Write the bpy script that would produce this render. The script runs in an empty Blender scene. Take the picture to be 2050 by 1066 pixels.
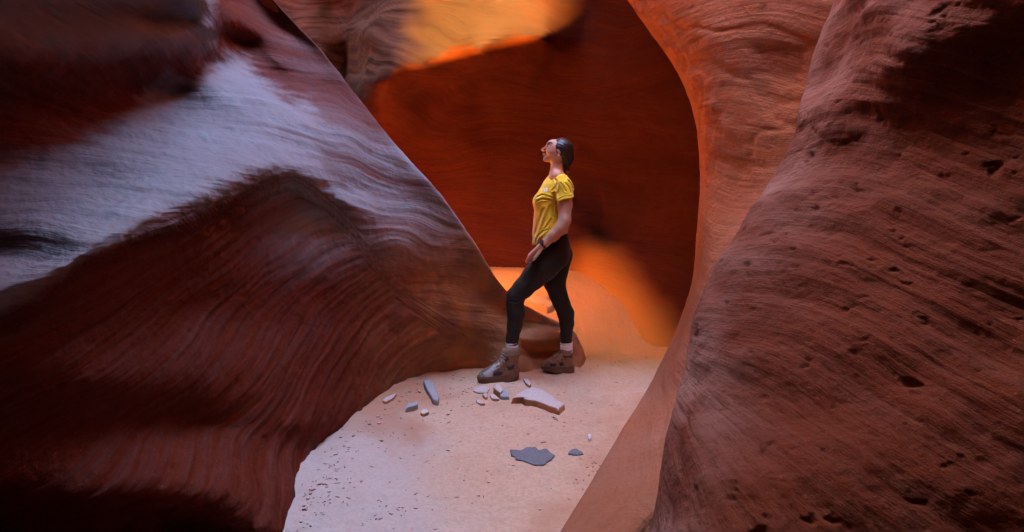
import bpy, math, random
import numpy as np

# ------------------------------------------------------------------ camera, world, sun, exposure
scene = bpy.context.scene
COL = scene.collection
CAM_Z = 1.05
cam_data = bpy.data.cameras.new("camera")
cam_data.lens = 18.0
cam_data.sensor_width = 36.0
cam_data.shift_y = -83.0 / 2050.0
cam_data.clip_start = 0.02
cam_data.clip_end = 2000.0
cam = bpy.data.objects.new("camera", cam_data)
cam.location = (0, 0, CAM_Z)
cam.rotation_euler = (math.radians(90), 0, 0)
COL.objects.link(cam)
scene.camera = cam

SUN_DIR = np.array([-0.50, 0.42, 0.757])          # towards the sun
SUN_DIR /= np.linalg.norm(SUN_DIR)
elev = math.asin(SUN_DIR[2])
azim = math.atan2(SUN_DIR[0], SUN_DIR[1])
world = bpy.data.worlds.new("World")
scene.world = world
world.use_nodes = True
wn = world.node_tree
for n in list(wn.nodes):
    wn.nodes.remove(n)
sky = wn.nodes.new("ShaderNodeTexSky")
sky.sky_type = 'NISHITA'
sky.sun_disc = False
sky.sun_elevation = elev
sky.sun_rotation = azim
sky.ozone_density = 2.0
bgn = wn.nodes.new("ShaderNodeBackground")
bgn.inputs["Strength"].default_value = 0.06
wo = wn.nodes.new("ShaderNodeOutputWorld")
wn.links.new(sky.outputs[0], bgn.inputs[0])
wn.links.new(bgn.outputs[0], wo.inputs[0])

sd = bpy.data.lights.new("sun", 'SUN')
sd.energy = 5.0
sd.angle = math.radians(0.5)
sd.color = (1.0, 0.93, 0.82)
sun = bpy.data.objects.new("sun", sd)
sun.rotation_euler = (math.radians(90) - elev, 0, -azim + math.pi)
COL.objects.link(sun)
# point the lamp's -Z along -SUN_DIR
from mathutils import Vector
sun.rotation_euler = Vector(SUN_DIR.tolist()).to_track_quat('Z', 'Y').to_euler()

scene.view_settings.view_transform = 'Standard'
scene.view_settings.look = 'None'
scene.view_settings.exposure = 7.15
scene.view_settings.gamma = 1.0
scene.cycles.max_bounces = 10
scene.cycles.diffuse_bounces = 8
scene.cycles.use_denoising = True
scene.cycles.sample_clamp_indirect = 6.0
scene.cycles.blur_glossy = 1.0
scene.cycles.caustics_reflective = False
scene.cycles.caustics_refractive = False

# ------------------------------------------------------------------ helpers
F = 1025.0
def ray(px, py, d):
    """photo pixel + distance along the view axis -> world point"""
    px = np.asarray(px, float); py = np.asarray(py, float); d = np.asarray(d, float)
    return np.stack([(px - 1025.0) / F * d, d + 0 * px, CAM_Z - (py - 450.0) / F * d], -1)

_rs = np.random.RandomState(7)
_perm = _rs.permutation(256); _perm = np.concatenate([_perm, _perm, _perm])
_grad = _rs.normal(size=(256, 3)); _grad /= np.linalg.norm(_grad, axis=1)[:, None]
def noise(p):
    """gradient noise, p (...,3), about -0.7..0.7"""
    p = np.asarray(p, np.float64)
    sh = p.shape[:-1]; p = p.reshape(-1, 3)
    i = np.floor(p).astype(np.int64); f = p - i; i &= 255
    u = f * f * f * (f * (f * 6 - 15) + 10)
    out = 0
    for dx in (0, 1):
        wx = u[:, 0] if dx else 1 - u[:, 0]
        for dy in (0, 1):
            wy = u[:, 1] if dy else 1 - u[:, 1]
            for dz in (0, 1):
                wz = u[:, 2] if dz else 1 - u[:, 2]
                h = _perm[_perm[_perm[(i[:, 0] + dx) & 255] + ((i[:, 1] + dy) & 255)] + ((i[:, 2] + dz) & 255)]
                g = _grad[h]
                out = out + wx * wy * wz * (g[:, 0] * (f[:, 0] - dx) + g[:, 1] * (f[:, 1] - dy) + g[:, 2] * (f[:, 2] - dz))
    return out.reshape(sh)
def fbm(p, octaves=4, gain=0.5):
    a, s, o = 1.0, 1.0, 0
    for k in range(octaves):
        o = o + a * noise(p * s + 17.3 * k); a *= gain; s *= 2.03
    return o
def sstep(a, b, x):
    t = np.clip((x - a) / (b - a), 0, 1); return t * t * (3 - 2 * t)
def interp(x, tab):
    t = sorted(tab); xs = [a for a, b in t]; ys = [b for a, b in t]
    # smooth monotone-ish interpolation (Catmull-Rom)
    x = np.asarray(x, float); xs = np.array(xs, float); ys = np.array(ys, float)
    m = np.gradient(ys, xs)
    k = np.clip(np.searchsorted(xs, x) - 1, 0, len(xs) - 2)
    h = xs[k + 1] - xs[k]; u = np.clip((x - xs[k]) / h, 0, 1)
    return ((2*u**3 - 3*u**2 + 1) * ys[k] + (u**3 - 2*u**2 + u) * h * m[k] + (-2*u**3 + 3*u**2) * ys[k+1] + (u**3 - u**2) * h * m[k+1])

def tps(ctrl, val, q, lam=1e-4):
    def U(r2): return np.where(r2 > 1e-12, 0.5 * r2 * np.log(r2 + 1e-12), 0)
    n = len(ctrl)
    K = U(((ctrl[:, None] - ctrl[None]) ** 2).sum(-1)) + lam * np.eye(n)
    P = np.c_[np.ones(n), ctrl]
    A = np.zeros((n + 3, n + 3)); A[:n, :n] = K; A[:n, n:] = P; A[n:, :n] = P.T
    w = np.linalg.solve(A, np.r_[val, 0, 0, 0])
    out = np.empty(len(q))
    for s in range(0, len(q), 20000):
        c = q[s:s + 20000]
        out[s:s + 20000] = U(((c[:, None] - ctrl[None]) ** 2).sum(-1)) @ w[:n] + w[n] + c @ w[n + 1:]
    return out

def tag(o, label=None, cat=None, group=None, kind=None):
    if label: o["label"] = label
    if cat: o["category"] = cat
    if group: o["group"] = group
    if kind: o["kind"] = kind
    return o
def mesh_obj(name, verts, faces, mat, parent=None, smooth=True):
    me = bpy.data.meshes.new(name)
    verts = np.asarray(verts, np.float32)
    if isinstance(faces, np.ndarray):
        nf, k = faces.shape
        me.vertices.add(len(verts)); me.vertices.foreach_set("co", verts.ravel())
        me.loops.add(nf * k); me.loops.foreach_set("vertex_index", faces.astype(np.int32).ravel())
        me.polygons.add(nf); me.polygons.foreach_set("loop_start", np.arange(0, nf * k, k, dtype=np.int32))
        me.update(calc_edges=True)
    else:
        me.from_pydata(verts.tolist(), [], faces); me.update()
    me.validate()
    if smooth: me.polygons.foreach_set("use_smooth", np.ones(len(me.polygons), bool))
    me.materials.append(mat)
    o = bpy.data.objects.new(name, me); COL.objects.link(o)
    if parent is not None: o.parent = parent
    return o
def set_attr(o, name, v):
    o.data.attributes.new(name, 'FLOAT', 'POINT').data.foreach_set("value", np.asarray(v, np.float32).ravel())
def grid_faces(nr, nc):
    i = np.arange(nr - 1)[:, None] * nc + np.arange(nc - 1)[None]
    return np.stack([i, i + 1, i + nc + 1, i + nc], -1).reshape(-1, 4)
def grid_normals(P):
    du = np.gradient(P, axis=1); dv = np.gradient(P, axis=0)
    n = np.cross(du, dv); return n / (np.linalg.norm(n, axis=-1, keepdims=True) + 1e-12)

# ------------------------------------------------------------------ materials
class NT:
    def __init__(s, name):
        s.m = bpy.data.materials.new(name); s.m.use_nodes = True
        s.t = s.m.node_tree; s.b = s.t.nodes["Principled BSDF"]
        s.co = s.t.nodes.new("ShaderNodeTexCoord").outputs["Object"]
    def n(s, kind, **kw):
        nd = s.t.nodes.new(kind)
        for k, v in kw.items():
            if k.startswith("i_"): nd.inputs[k[2:].replace("_", " ")].default_value = v
            else: setattr(nd, k, v)
        return nd
    def l(s, a, b): s.t.links.new(a, b)
    def mapping(s, scale, src=None, rot=(0, 0, 0)):
        m = s.n("ShaderNodeMapping"); m.inputs["Scale"].default_value = scale; m.inputs["Rotation"].default_value = rot
        s.l(src or s.co, m.inputs["Vector"]); return m.outputs[0]
    def noise(s, vec, scale, detail=4, rough=0.5, dist=0.0):
        n = s.n("ShaderNodeTexNoise"); n.inputs["Scale"].default_value = scale; n.inputs["Detail"].default_value = detail
        n.inputs["Roughness"].default_value = rough; n.inputs["Distortion"].default_value = dist
        s.l(vec, n.inputs["Vector"]); return n.outputs["Fac"]
    def ramp(s, fac, stops):
        r = s.n("ShaderNodeValToRGB"); e = r.color_ramp.elements
        while len(e) < len(stops): e.new(0.5)
        for k, (p, c) in enumerate(stops):
            e[k].position = p; e[k].color = (c, c, c, 1) if isinstance(c, (int, float)) else (*c, 1)
        s.l(fac, r.inputs[0]); return r.outputs[0]
    def mix(s, fac, a, b, mode='MIX'):
        m = s.n("ShaderNodeMix", data_type='RGBA', blend_type=mode)
        for sock, v in ((m.inputs[0], fac), (m.inputs[6], a), (m.inputs[7], b)):
            if isinstance(v, (int, float)): sock.default_value = v
            elif isinstance(v, tuple): sock.default_value = (*v, 1)
            else: s.l(v, sock)
        return m.outputs[2]
    def math(s, op, a, b=0.0):
        m = s.n("ShaderNodeMath", operation=op)
        for sock, v in ((m.inputs[0], a), (m.inputs[1], b)):
            if isinstance(v, (int, float)): sock.default_value = v
            else: s.l(v, sock)
        return m.outputs[0]
    def attr(s, name): 
        a = s.n("ShaderNodeAttribute"); a.attribute_name = name; return a.outputs["Fac"]
    def bump(s, h, strength, dist, normal=None):
        b = s.n("ShaderNodeBump"); b.inputs["Strength"].default_value = strength; b.inputs["Distance"].default_value = dist
        s.l(h, b.inputs["Height"])
        if normal is not None: s.l(normal, b.inputs["Normal"])
        return b.outputs[0]

def rock_material(name, base, pale, deep, pit=0.5, strata=1.0, grain=1.0, warp=0.25, ochre=(0.55, 0.21, 0.07)):
    m = NT(name)
    # warped bedding coordinate: layers nearly flat, folded by large noise
    wn_ = m.n("ShaderNodeTexNoise"); wn_.inputs["Scale"].default_value = 0.9; wn_.inputs["Detail"].default_value = 2
    m.l(m.co, wn_.inputs["Vector"])
    wv = m.n("ShaderNodeVectorMath", operation='SCALE'); m.l(wn_.outputs["Color"], wv.inputs[0]); wv.inputs["Scale"].default_value = warp
    ad = m.n("ShaderNodeVectorMath", operation='ADD'); m.l(m.co, ad.inputs[0]); m.l(wv.outputs[0], ad.inputs[1])
    sx = m.n("ShaderNodeSeparateXYZ"); m.l(m.co, sx.inputs[0])
    cx = m.n("ShaderNodeCombineXYZ"); m.l(m.math('MULTIPLY', sx.outputs[0], 0.5), cx.inputs[0]); m.l(m.math('MULTIPLY', sx.outputs[1], 0.5), cx.inputs[1])
    m.l(m.math('MULTIPLY', m.attr("bed"), 9.0), cx.inputs[2])
    bed = cx.outputs[0]
    fine = m.noise(bed, 4.0, 6, 0.65)
    lay = m.noise(bed, 0.9, 4, 0.6)
    c = m.mix(m.ramp(lay, [(0.30, 0.0), (0.75, 0.6)]), base, deep)
    c = m.mix(m.ramp(fine, [(0.42, 0.0), (0.62, 0.8 * strata)]), c, tuple(0.6 * a + 0.4 * b for a, b in zip(base, pale)))
    c = m.mix(m.ramp(m.noise(bed, 11.0, 4, 0.7), [(0.5, 0.0), (0.72, 0.18)]), c, tuple(0.55 * v for v in deep))
    pa = m.attr("pale")
    big = m.noise(m.co, 2.2, 5, 0.6)
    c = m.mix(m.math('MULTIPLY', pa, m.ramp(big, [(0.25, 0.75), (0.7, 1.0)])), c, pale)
    c = m.mix(m.attr("ochre"), c, ochre)  # warm tint, carries painted-in glow and colours the bounce
    sp = m.noise(m.co, 90.0, 3, 0.7)
    c = m.mix(m.ramp(sp, [(0.60, 0.0), (0.75, 0.35 * grain)]), c, pale)
    sp2 = m.noise(m.mapping((1, 1, 2)), 45.0, 3, 0.7)
    c = m.mix(m.ramp(sp2, [(0.62, 0.0), (0.78, 0.45 * grain)]), c, tuple(0.45 * v for v in deep))
    m.l(c, m.b.inputs["Base Color"])
    m.b.inputs["Roughness"].default_value = 0.82
    m.b.inputs["Specular IOR Level"].default_value = 0.08
    b1 = m.bump(m.noise(bed, 9.0, 5, 0.6), 0.28, 0.012, m.bump(fine, max(0.5, strata), 0.022))
    b2 = m.bump(m.noise(m.co, 28.0, 6, 0.7), 0.7 * grain, 0.014, b1)
    b3 = m.bump(m.noise(m.co, 140.0, 3, 0.7), 0.35 * grain, 0.004, b2)
    if pit > 0:
        v = m.n("ShaderNodeTexVoronoi"); v.inputs["Scale"].default_value = 16.0; v.inputs["Randomness"].default_value = 1.0
        m.l(m.mapping((1, 1, 1.6), ad.outputs[0]), v.inputs["Vector"])
        pr = m.ramp(v.outputs["Distance"], [(0.05, 0.0), (0.32, 1.0)])
        sel = m.ramp(m.noise(m.co, 7.0, 2), [(0.45, 0.0), (0.6, 1.0)])
        inv = m.math('SUBTRACT', 1.0, m.math('MULTIPLY', m.math('SUBTRACT', 1.0, pr), sel))
        b3 = m.bump(inv, pit, 0.02, b3)
    m.l(b3, m.b.inputs["Normal"])
    return m.m

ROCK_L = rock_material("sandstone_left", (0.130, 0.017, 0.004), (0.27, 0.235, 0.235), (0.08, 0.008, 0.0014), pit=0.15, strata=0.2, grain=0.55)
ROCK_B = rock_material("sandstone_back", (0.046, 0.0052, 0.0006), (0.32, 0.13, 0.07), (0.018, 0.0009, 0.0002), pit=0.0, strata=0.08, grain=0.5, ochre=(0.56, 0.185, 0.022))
ROCK_C = rock_material("sandstone_smooth", (0.36, 0.098, 0.032), (0.42, 0.21, 0.14), (0.29, 0.066, 0.019), pit=0.2, strata=0.3)
ROCK_D = rock_material("sandstone_pitted", (0.155, 0.030, 0.010), (0.30, 0.145, 0.105), (0.09, 0.013, 0.004), pit=0.3, strata=0.25)

# ------------------------------------------------------------------ canyon walls
def wall_surface(name, limb, side, ctrl, hidden, rows, offs, hoffs, mat, disp, ext=None, scale_s=18.0, pale=None, top=5.0, ref=None):
    """A rock wall as one continuous sheet that rounds over its free edge and goes on behind it.
    limb: the free edge, side: +1 when the wall extends to the right of it. ctrl: (px, py, distance)."""
    L = lambda y: interp(y, limb)
    def coord(dx, y, ssign=None):
        """interpolation coordinate: root of the distance from the free edge, which far from it turns into the distance from a smoother line"""
        u = np.sqrt(np.maximum(dx, 0))
        if ref is None: return u * scale_s
        k = np.exp(-np.maximum(dx, 0) / 130.0)
        v = np.sqrt(np.maximum(dx - side * (interp(y, ref) - L(y)), 0))
        return (k * u + (1 - k) * v) * scale_s
    C, V = [], []
    for px, py, d in ctrl:
        C.append((float(coord(side * (px - float(L(py))), py)), py)); V.append(math.log(d))
    for s, py, d in hidden:
        C.append((-s * scale_s, py)); V.append(math.log(d))
    C = np.array(C) / 500.0; V = np.array(V)
    so = np.concatenate([-np.sqrt(hoffs[::-1]), np.sqrt(offs)])
    S, R = np.meshgrid(so, rows)
    d = np.exp(tps(C, V, np.stack([np.where(S > 0, coord(S * S, R), S * scale_s).ravel(), R.ravel()], -1) / 500.0, 2e-4)).reshape(S.shape)
    px = L(R) + side * S * S
    P = ray(px, R, d)
    N = grid_normals(P)
    to_cam = np.array([0, 0, CAM_Z]) - P
    if (N * to_cam).sum(-1)[:, len(hoffs) + 10:].mean() < 0: N = -N
    dz, pl, bedv, och = disp(P, N, px, R, S)
    P = P + N * dz[..., None]
    P[..., 2] = np.minimum(P[..., 2], 5.0)
    # upward continuation (rows[0] is the top row)
    ups = []
    T = P[0].copy()
    for k, h in enumerate((0.3, 0.8, 1.5, 2.5, 4.0, 6.0)):
        Q = T.copy(); Q[:, 2] = np.maximum(T[:, 2] + 0.01 * (k + 1), np.minimum(T[:, 2] + h, top)); ups.append(Q)
    P = np.concatenate([np.stack(ups[::-1]), P], 0)
    pl = np.concatenate([np.repeat(pl[:1], len(ups), 0), pl], 0); och = None if och is None else np.concatenate([np.repeat(och[:1], len(ups), 0), och], 0); bedv = np.concatenate([np.stack([bedv[0] + u[:, 2] - T[:, 2] for u in ups[::-1]]), bedv], 0)
    if ext is not None:                      # continuation behind the photographer
        cols = []
        E = P[:, -1].copy()
        for (dx, y) in ext:
            Q = E.copy(); Q[:, 0] = E[:, 0] + dx + 0.15 * fbm(np.stack([E[:, 2] * 0.7, E[:, 2] * 0 + y * 0.8, E[:, 0] * 0 + 3.1], -1), 3)
            Q[:, 1] = y; cols.append(Q)
        P = np.concatenate([P, np.stack(cols, 1)], 1)
        pl = np.concatenate([pl, np.repeat(pl[:, -1:], len(cols), 1)], 1); bedv = np.concatenate([bedv, np.repeat(bedv[:, -1:], len(cols), 1)], 1); och = None if och is None else np.concatenate([och, np.repeat(och[:, -1:], len(cols), 1)], 1)
    nr, nc = P.shape[:2]
    o = mesh_obj(name, P.reshape(-1, 3), grid_faces(nr, nc), mat)
    set_attr(o, "pale", np.clip(pl, 0, 1)); set_attr(o, "ochre", och if och is not None else pl * 0); set_attr(o, "bed", bedv)
    return o, P

STEP = 3.0
def rows_of(top, bottom):
    return np.concatenate([np.linspace(top, -80, 50)[:-1], np.arange(-80, 1110, STEP), np.linspace(1112, bottom, 24)])
def offs_of(reach, mx):
    a = [0.0]
    while a[-1] < mx:
        s = math.sqrt(a[-1])
        step = min(max((s + 0.22) ** 2 - s * s, 0.05), STEP) if a[-1] < reach else a[-1] * 0.05
        a.append(a[-1] + step)
    return np.array(a[1:])
HOFF = np.array([0.05, 0.3, 1, 2, 4, 7, 11, 17, 25, 36, 50, 70, 95, 125, 160, 200, 250, 310, 380, 460, 560])

def contact(pts):
    out = []
    for px, py in pts:
        d = 1076.25 / (py - 450.0); out.append((px, py, d)); out.append((px, 450 + 1435 / d, d * 1.0))
    return out

bedrot = np.array([0.10, -0.13, 1.0])
def bedding(P, warp=0.25, seed=0.0):
    w = noise(P * 0.9 + seed) * warp
    t = P @ bedrot + w
    return t
def layers(t, P, f=18.0):
    q = np.stack([t * f, P[..., 0] * 0.5 + 5, P[..., 1] * 0.5], -1)
    return fbm(q, 4, 0.6)

# --- left fin
LIMB_A = [(-2000, 340), (-1000, 380), (-400, 430), (-100, 490), (0, 547), (50, 593), (100, 641), (180, 704), (290, 792), (400, 890), (475, 943),
          (575, 1008), (600, 1032), (617, 1062), (635, 1097), (655, 1138), (690, 1163), (740, 1176), (1000, 1190), (2200, 1200)]
ctrlA = contact([(1160, 738), (1110, 741), (1055, 744), (1010, 741), (960, 737), (900, 742), (860, 750), (820, 771), (790, 792), (740, 830), (690, 870), (640, 918), (600, 1000),
                 (570, 1066), (530, 1200), (480, 1400)])
ctrlA += [(0, 800, 1.2), (0, 1066, 1.26), (200, 760, 1.38), (200, 1000, 1.36), (400, 620, 1.87), (400, 850, 1.78), (400, 1066, 1.62),
          (600, 520, 2.44), (600, 700, 2.31), (600, 850, 2.15), (740, 600, 2.93), (740, 720, 2.88), (850, 560, 3.33), (850, 680, 3.4),
          (950, 600, 3.62), (950, 690, 3.68), (1000, 660, 3.72), (1060, 680, 3.72), (1110, 700, 3.80), (1100, 660, 3.86)]
for px in list(range(0, 600, 42)) + [600, 640, 690, 740]:          # the rounded brow of the shoulder
    ry = float(interp(px, [(-200, 740), (0, 620), (150, 520), (330, 430), (450, 374), (600, 334), (690, 400), (740, 480), (800, 560)]))
    rd = float(interp(px, [(-200, 1.0), (0, 1.11), (150, 1.21), (330, 1.5), (450, 1.82), (600, 2.32), (690, 2.62), (740, 2.85), (800, 3.05)]))
    ctrlA += [(px, ry, rd)]
    if px < 700: ctrlA += [(px, ry + 58, rd * 1.045)]
ctrlA += [(0, 370, 1.55), (0, 500, 1.3), (200, 370, 1.62), (200, 250, 1.95), (340, 300, 1.9), (340, 185, 2.4), (430, 200, 2.4), (440, 125, 2.7),
          (500, 250, 2.33), (560, 290, 2.36), (540, 190, 2.62), (615, 225, 2.74), (645, 290, 2.68)]
ctrlA += [(0, 250, 1.6), (0, 150, 1.5), (0, 0, 1.45), (200, 150, 1.85), (200, 0, 1.75), (340, 120, 2.15), (340, 0, 2.02), (410, 90, 2.33), (428, 60, 2.30), (427, 0, 2.26), (427, -100, 2.26), (380, 40, 2.15),
          (0, -400, 1.3), (300, -300, 1.7), (400, -400, 2.1), (0, -1000, 1.3), (300, -1000, 1.8), (360, -1000, 2.4)]
ctrlA += [(447, 70, 2.85), (446, 0, 2.9), (446, -100, 2.95), (480, 120, 2.95), (500, 40, 3.12), (550, 120, 3.12), (560, 165, 3.05), (615, 198, 2.95), (600, 150, 3.18), (660, 240, 2.88)]
ctrlA += [(700, 300, 2.92), (760, 400, 3.02), (800, 430, 3.12), (860, 490, 3.27), (800, 510, 3.08), (700, 380, 2.78), (900, 540, 3.45)]
ctrlA += [(float(interp(y, LIMB_A)), y, d) for y, d in ((-2000, 3.4), (-1000, 3.4), (-400, 3.4), (0, 3.38), (100, 3.32), (200, 3.25), (300, 3.27), (400, 3.36), (475, 3.5), (575, 3.70),
                                                       (617, 3.86), (655, 3.97), (700, 4.0), (760, 4.0))]
ctrlA += [(-500, 1200, .85), (-500, 800, .95), (-500, 400, 1.05), (-500, 0, 1.1), (-1500, 1400, .55), (-1500, 700, .6), (-1500, 0, .65), (-1500, -800, .7), (-500, -1000, .9)]
hidA = []
for y, d in ((-1000, 3.4), (-400, 3.4), (0, 3.38), (150, 3.28), (300, 3.27), (475, 3.5), (600, 3.78), (700, 4.0), (850, 4.0)):
    hidA += [(5, y, d + .22), (9, y, d + .42), (15, y, d + .85), (23, y, d + 1.5)]
def dispA(P, N, px, py, S):
    edge = interp(px, [(-400, 700), (0, 640), (150, 540), (330, 450), (450, 398), (600, 355), (690, 430), (760, 520), (1200, 800)])
    face = sstep(edge - 5, edge + 40, py)
    # cross-bedding: the lower set dips steeply towards the viewer, the upper one lies nearly flat, the flank by the crest is folded
    low = P[..., 2] - 0.42 * P[..., 1] + 0.10 * noise(P * 0.8) + 0.02 * noise(P * 4)
    high = P[..., 2] + 0.10 * P[..., 0] + 0.06 * P[..., 1] + 0.16 * noise(P * 1.1 + 3) + 0.03 * noise(P * 3.5)
    t = high * (1 - face) + low * face
    fl = sstep(600, 720, px) * (1 - sstep(430, 640, py))
    t = t + fl * 0.16 * noise(P * 2.4 + 8)
    lay = layers(t, P)
    body = fbm(P * 1.6 + 4, 3)
    # rough broken band just under the shoulder's edge
    rough = np.exp(-((py - edge - 22) / 42.0) ** 2) * sstep(760, 640, px)
    near_limb = sstep(0, 6, np.abs(S))
    z = 0.030 * body + 0.009 * lay + 0.006 * fbm(P * 9, 3) + 0.0045 * fbm(P * 27 + 5, 3, 0.6)
    z = z + rough * (0.024 * fbm(P * np.array([5, 5, 16.0]) + 3, 4, 0.6))
    z = z + face * 0.008 * fbm(np.stack([t * 30, P[..., 1] * 3, P[..., 0] * 3], -1), 3)
    # coarse folds on the flank near the crest
    z = z * (0.35 + 0.65 * near_limb)
    pl = sstep(edge + 22, edge - 34, py + 14 * fbm(P * np.array([16, 16, 40]), 4, 0.6)) * sstep(-300, 280, px)  # pale areas: bleached stone, plus sky light put into the colour
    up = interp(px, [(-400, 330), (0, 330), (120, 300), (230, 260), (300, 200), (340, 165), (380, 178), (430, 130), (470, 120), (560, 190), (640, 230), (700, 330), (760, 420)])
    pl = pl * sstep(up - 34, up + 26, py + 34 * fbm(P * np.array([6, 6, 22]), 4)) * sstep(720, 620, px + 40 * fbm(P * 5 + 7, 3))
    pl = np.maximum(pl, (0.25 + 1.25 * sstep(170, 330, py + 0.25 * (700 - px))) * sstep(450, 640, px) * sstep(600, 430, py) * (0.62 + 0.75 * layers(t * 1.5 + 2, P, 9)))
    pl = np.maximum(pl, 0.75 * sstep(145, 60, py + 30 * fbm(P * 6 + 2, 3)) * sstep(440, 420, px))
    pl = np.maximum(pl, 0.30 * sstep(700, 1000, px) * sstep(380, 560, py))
    och = np.where(S < -2, 1.0, 0.9 * sstep(660, 1000, px) * sstep(380, 600, py) * np.clip(0.8 + 0.8 * fbm(P * 5, 3), 0, 1.3))   # ochre tip paints in bounced light; hidden back made ochre to bounce orange
    return z, pl, t, och
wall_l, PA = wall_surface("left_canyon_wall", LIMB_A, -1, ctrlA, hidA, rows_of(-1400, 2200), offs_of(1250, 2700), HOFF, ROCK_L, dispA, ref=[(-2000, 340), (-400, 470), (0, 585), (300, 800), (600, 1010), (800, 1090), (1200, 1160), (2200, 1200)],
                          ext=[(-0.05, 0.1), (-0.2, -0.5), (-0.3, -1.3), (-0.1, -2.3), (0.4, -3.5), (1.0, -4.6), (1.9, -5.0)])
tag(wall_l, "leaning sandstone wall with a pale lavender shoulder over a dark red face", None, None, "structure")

# --- smooth right wall with the arch edge
LIMB_C = [(-2000, 1130), (-700, 1150), (-200, 1185), (0, 1257), (50, 1290), (110, 1335), (210, 1384), (350, 1402), (480, 1394), (560, 1386), (620, 1368), (720, 1326), (800, 1283), (870, 1240),
          (970, 1181), (1066, 1120), (1250, 1015), (1500, 880), (2200, 700)]
ctrlC = []
ctrlC += [(float(interp(y, LIMB_C)) + 0.3, y, 1076.25 / (y - 450.0) * 0.985) for y in (735, 800, 870, 970, 1066, 1250, 1500, 2000)]
ctrlC += [(1310, 800, 2.84), (1275, 880, 2.30), (1215, 1000, 1.80), (1200, 1066, 1.56), (1250, 1066, 1.50), (1200, 1500, .90)]
ctrlC += [(1290, 1000, 1.66), (1262, 950, 1.95), (1332, 800, 2.66), (1350, 700, 3.2), (1385, 600, 3.2), (1412, 500, 3.2), (1480, 400, 3.05), (1450, 250, 3.15), (1550, 300, 2.9),
          (1580, 150, 2.9), (1450, 100, 3.1), (1350, 60, 3.42), (1550, 30, 2.9), (1660, 0, 2.7), (1700, 200, 2.6), (1450, 560, 2.7), (1420, 700, 2.4), (1400, 850, 2.0), (1350, 1066, 1.6),
          (1450, -200, 3.1), (1450, -700, 3.1), (1700, -400, 2.6), (2000, 0, 2.2), (2000, -700, 2.2), (2000, 600, 2.0), (1800, 1100, 1.6), (1700, 700, 2.2), (1450, -1400, 3.2)]
ctrlC += [(float(interp(y, LIMB_C)), y, d) for y, d in ((-2000, 3.7), (-700, 3.7), (0, 3.7), (110, 3.72), (210, 3.75), (350, 3.75), (480, 3.8), (560, 3.85), (620, 3.95), (700, 4.15))]
hidC = []
for y, d in ((-700, 3.7), (-200, 3.7), (0, 3.7), (210, 3.75), (350, 3.75), (480, 3.8), (620, 3.95), (720, 4.2)):
    hidC += [(4, y, d + .15), (8, y, d + .35), (14, y, d + .75), (22, y, d + 1.3)]
for y in (800, 870, 970, 1066, 1250, 1500):
    d = 1076.25 / (y - 450.0); hidC += [(3, y, d * 1.04), (7, y, d * 1.12), (14, y, d * 1.25), (22, y, d * 1.4)]
def dispC(P, N, px, py, S):
    t = bedding(P, 0.3, 5)
    lay = layers(t, P, 12)
    near_limb = sstep(0, 5, np.abs(S))
    # broken lip along the arch edge at the top
    lip = np.exp(-((S - 4.5) / 3.5) ** 2) * sstep(420, 120, py)
    z = 0.035 * fbm(P * 1.3 + 9, 3) * sstep(900, 700, py) + 0.007 * lay + 0.005 * fbm(P * 8, 3) * sstep(1000, 700, py) + 0.003 * fbm(P * 24, 3, 0.6) + 0.014 * fbm(np.stack([P[..., 0] * 2, P[..., 1] * 2, P[..., 2] * 7], -1) + 3, 3) * sstep(600, 760, py) + lip * 0.035 * fbm(P * 7 + 2, 4, 0.6)
    crease = fbm(np.stack([P[..., 0] * 1.2 + P[..., 2] * 2.2, P[..., 1] * 1.5, P[..., 2] * .6], -1) + 31, 3)
    z = z - 0.010 * np.exp(-(crease / 0.05) ** 2) * sstep(420, 250, py)
    return z * (0.3 + 0.7 * near_limb), 0.15 + 0.3 * fbm(P * 2 + 40, 3) + 0.25 * sstep(560, 820, py + 60 * fbm(P * 3, 3)), t, np.where(S < -2, 0.9, 0.0)  # foot paled by painted-in skylight; hidden back tinted ochre to bounce orange
wall_c, PC = wall_surface("right_canyon_wall", LIMB_C, 1, ctrlC, hidC, rows_of(-1400, 2200), offs_of(560, 900), HOFF, ROCK_C, dispC)
tag(wall_c, "smooth orange brown sandstone wall curving into the rim of the arch", None, None, "structure")

# --- near pitted wall on the right
LIMB_D = [(-2000, 1900), (-500, 1790), (-100, 1702), (0, 1670), (100, 1634), (190, 1603), (300, 1576), (380, 1530), (460, 1478), (590, 1403), (700, 1377), (850, 1335), (1066, 1290), (1500, 1210), (2200, 1100)]
ctrlD = [(1650, 400, 1.82), (1650, 600, 1.58), (1500, 700, 1.55), (1450, 950, 1.28), (1600, 900, 1.25), (1850, 500, 1.45), (1850, 800, 1.25), (2050, 500, 1.3), (2050, 800, 1.15), (2050, 1066, 1.05),
         (1800, 100, 1.65), (2050, 100, 1.4), (1710, 100, 1.98), (2050, -300, 1.3), (1600, 1066, 1.12), (2500, 500, 1.05), (3500, 500, .65), (2500, -300, 1.0), (2500, 1200, .85), (3500, 1200, .55),
         (3500, -600, .65), (2050, -1200, 1.2), (1900, -600, 1.6), (1600, 200, 2.25), (1560, 500, 1.8)]
ctrlD += [(float(interp(y, LIMB_D)), y, d) for y, d in ((-2000, 2.5), (-500, 2.4), (0, 2.4), (190, 2.35), (300, 2.3), (380, 2.22), (460, 2.1), (590, 1.95), (700, 1.85), (850, 1.68), (1066, 1.45), (1500, 1.0))]
hidD = []
for y, d in ((-500, 2.4), (0, 2.4), (190, 2.35), (300, 2.3), (460, 2.1), (590, 1.95), (700, 1.85), (850, 1.68), (1066, 1.45), (1500, 1.0)):
    hidD += [(4, y, d + .12), (8, y, d + .28), (14, y, d + .55), (22, y, d + .9)]
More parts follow.
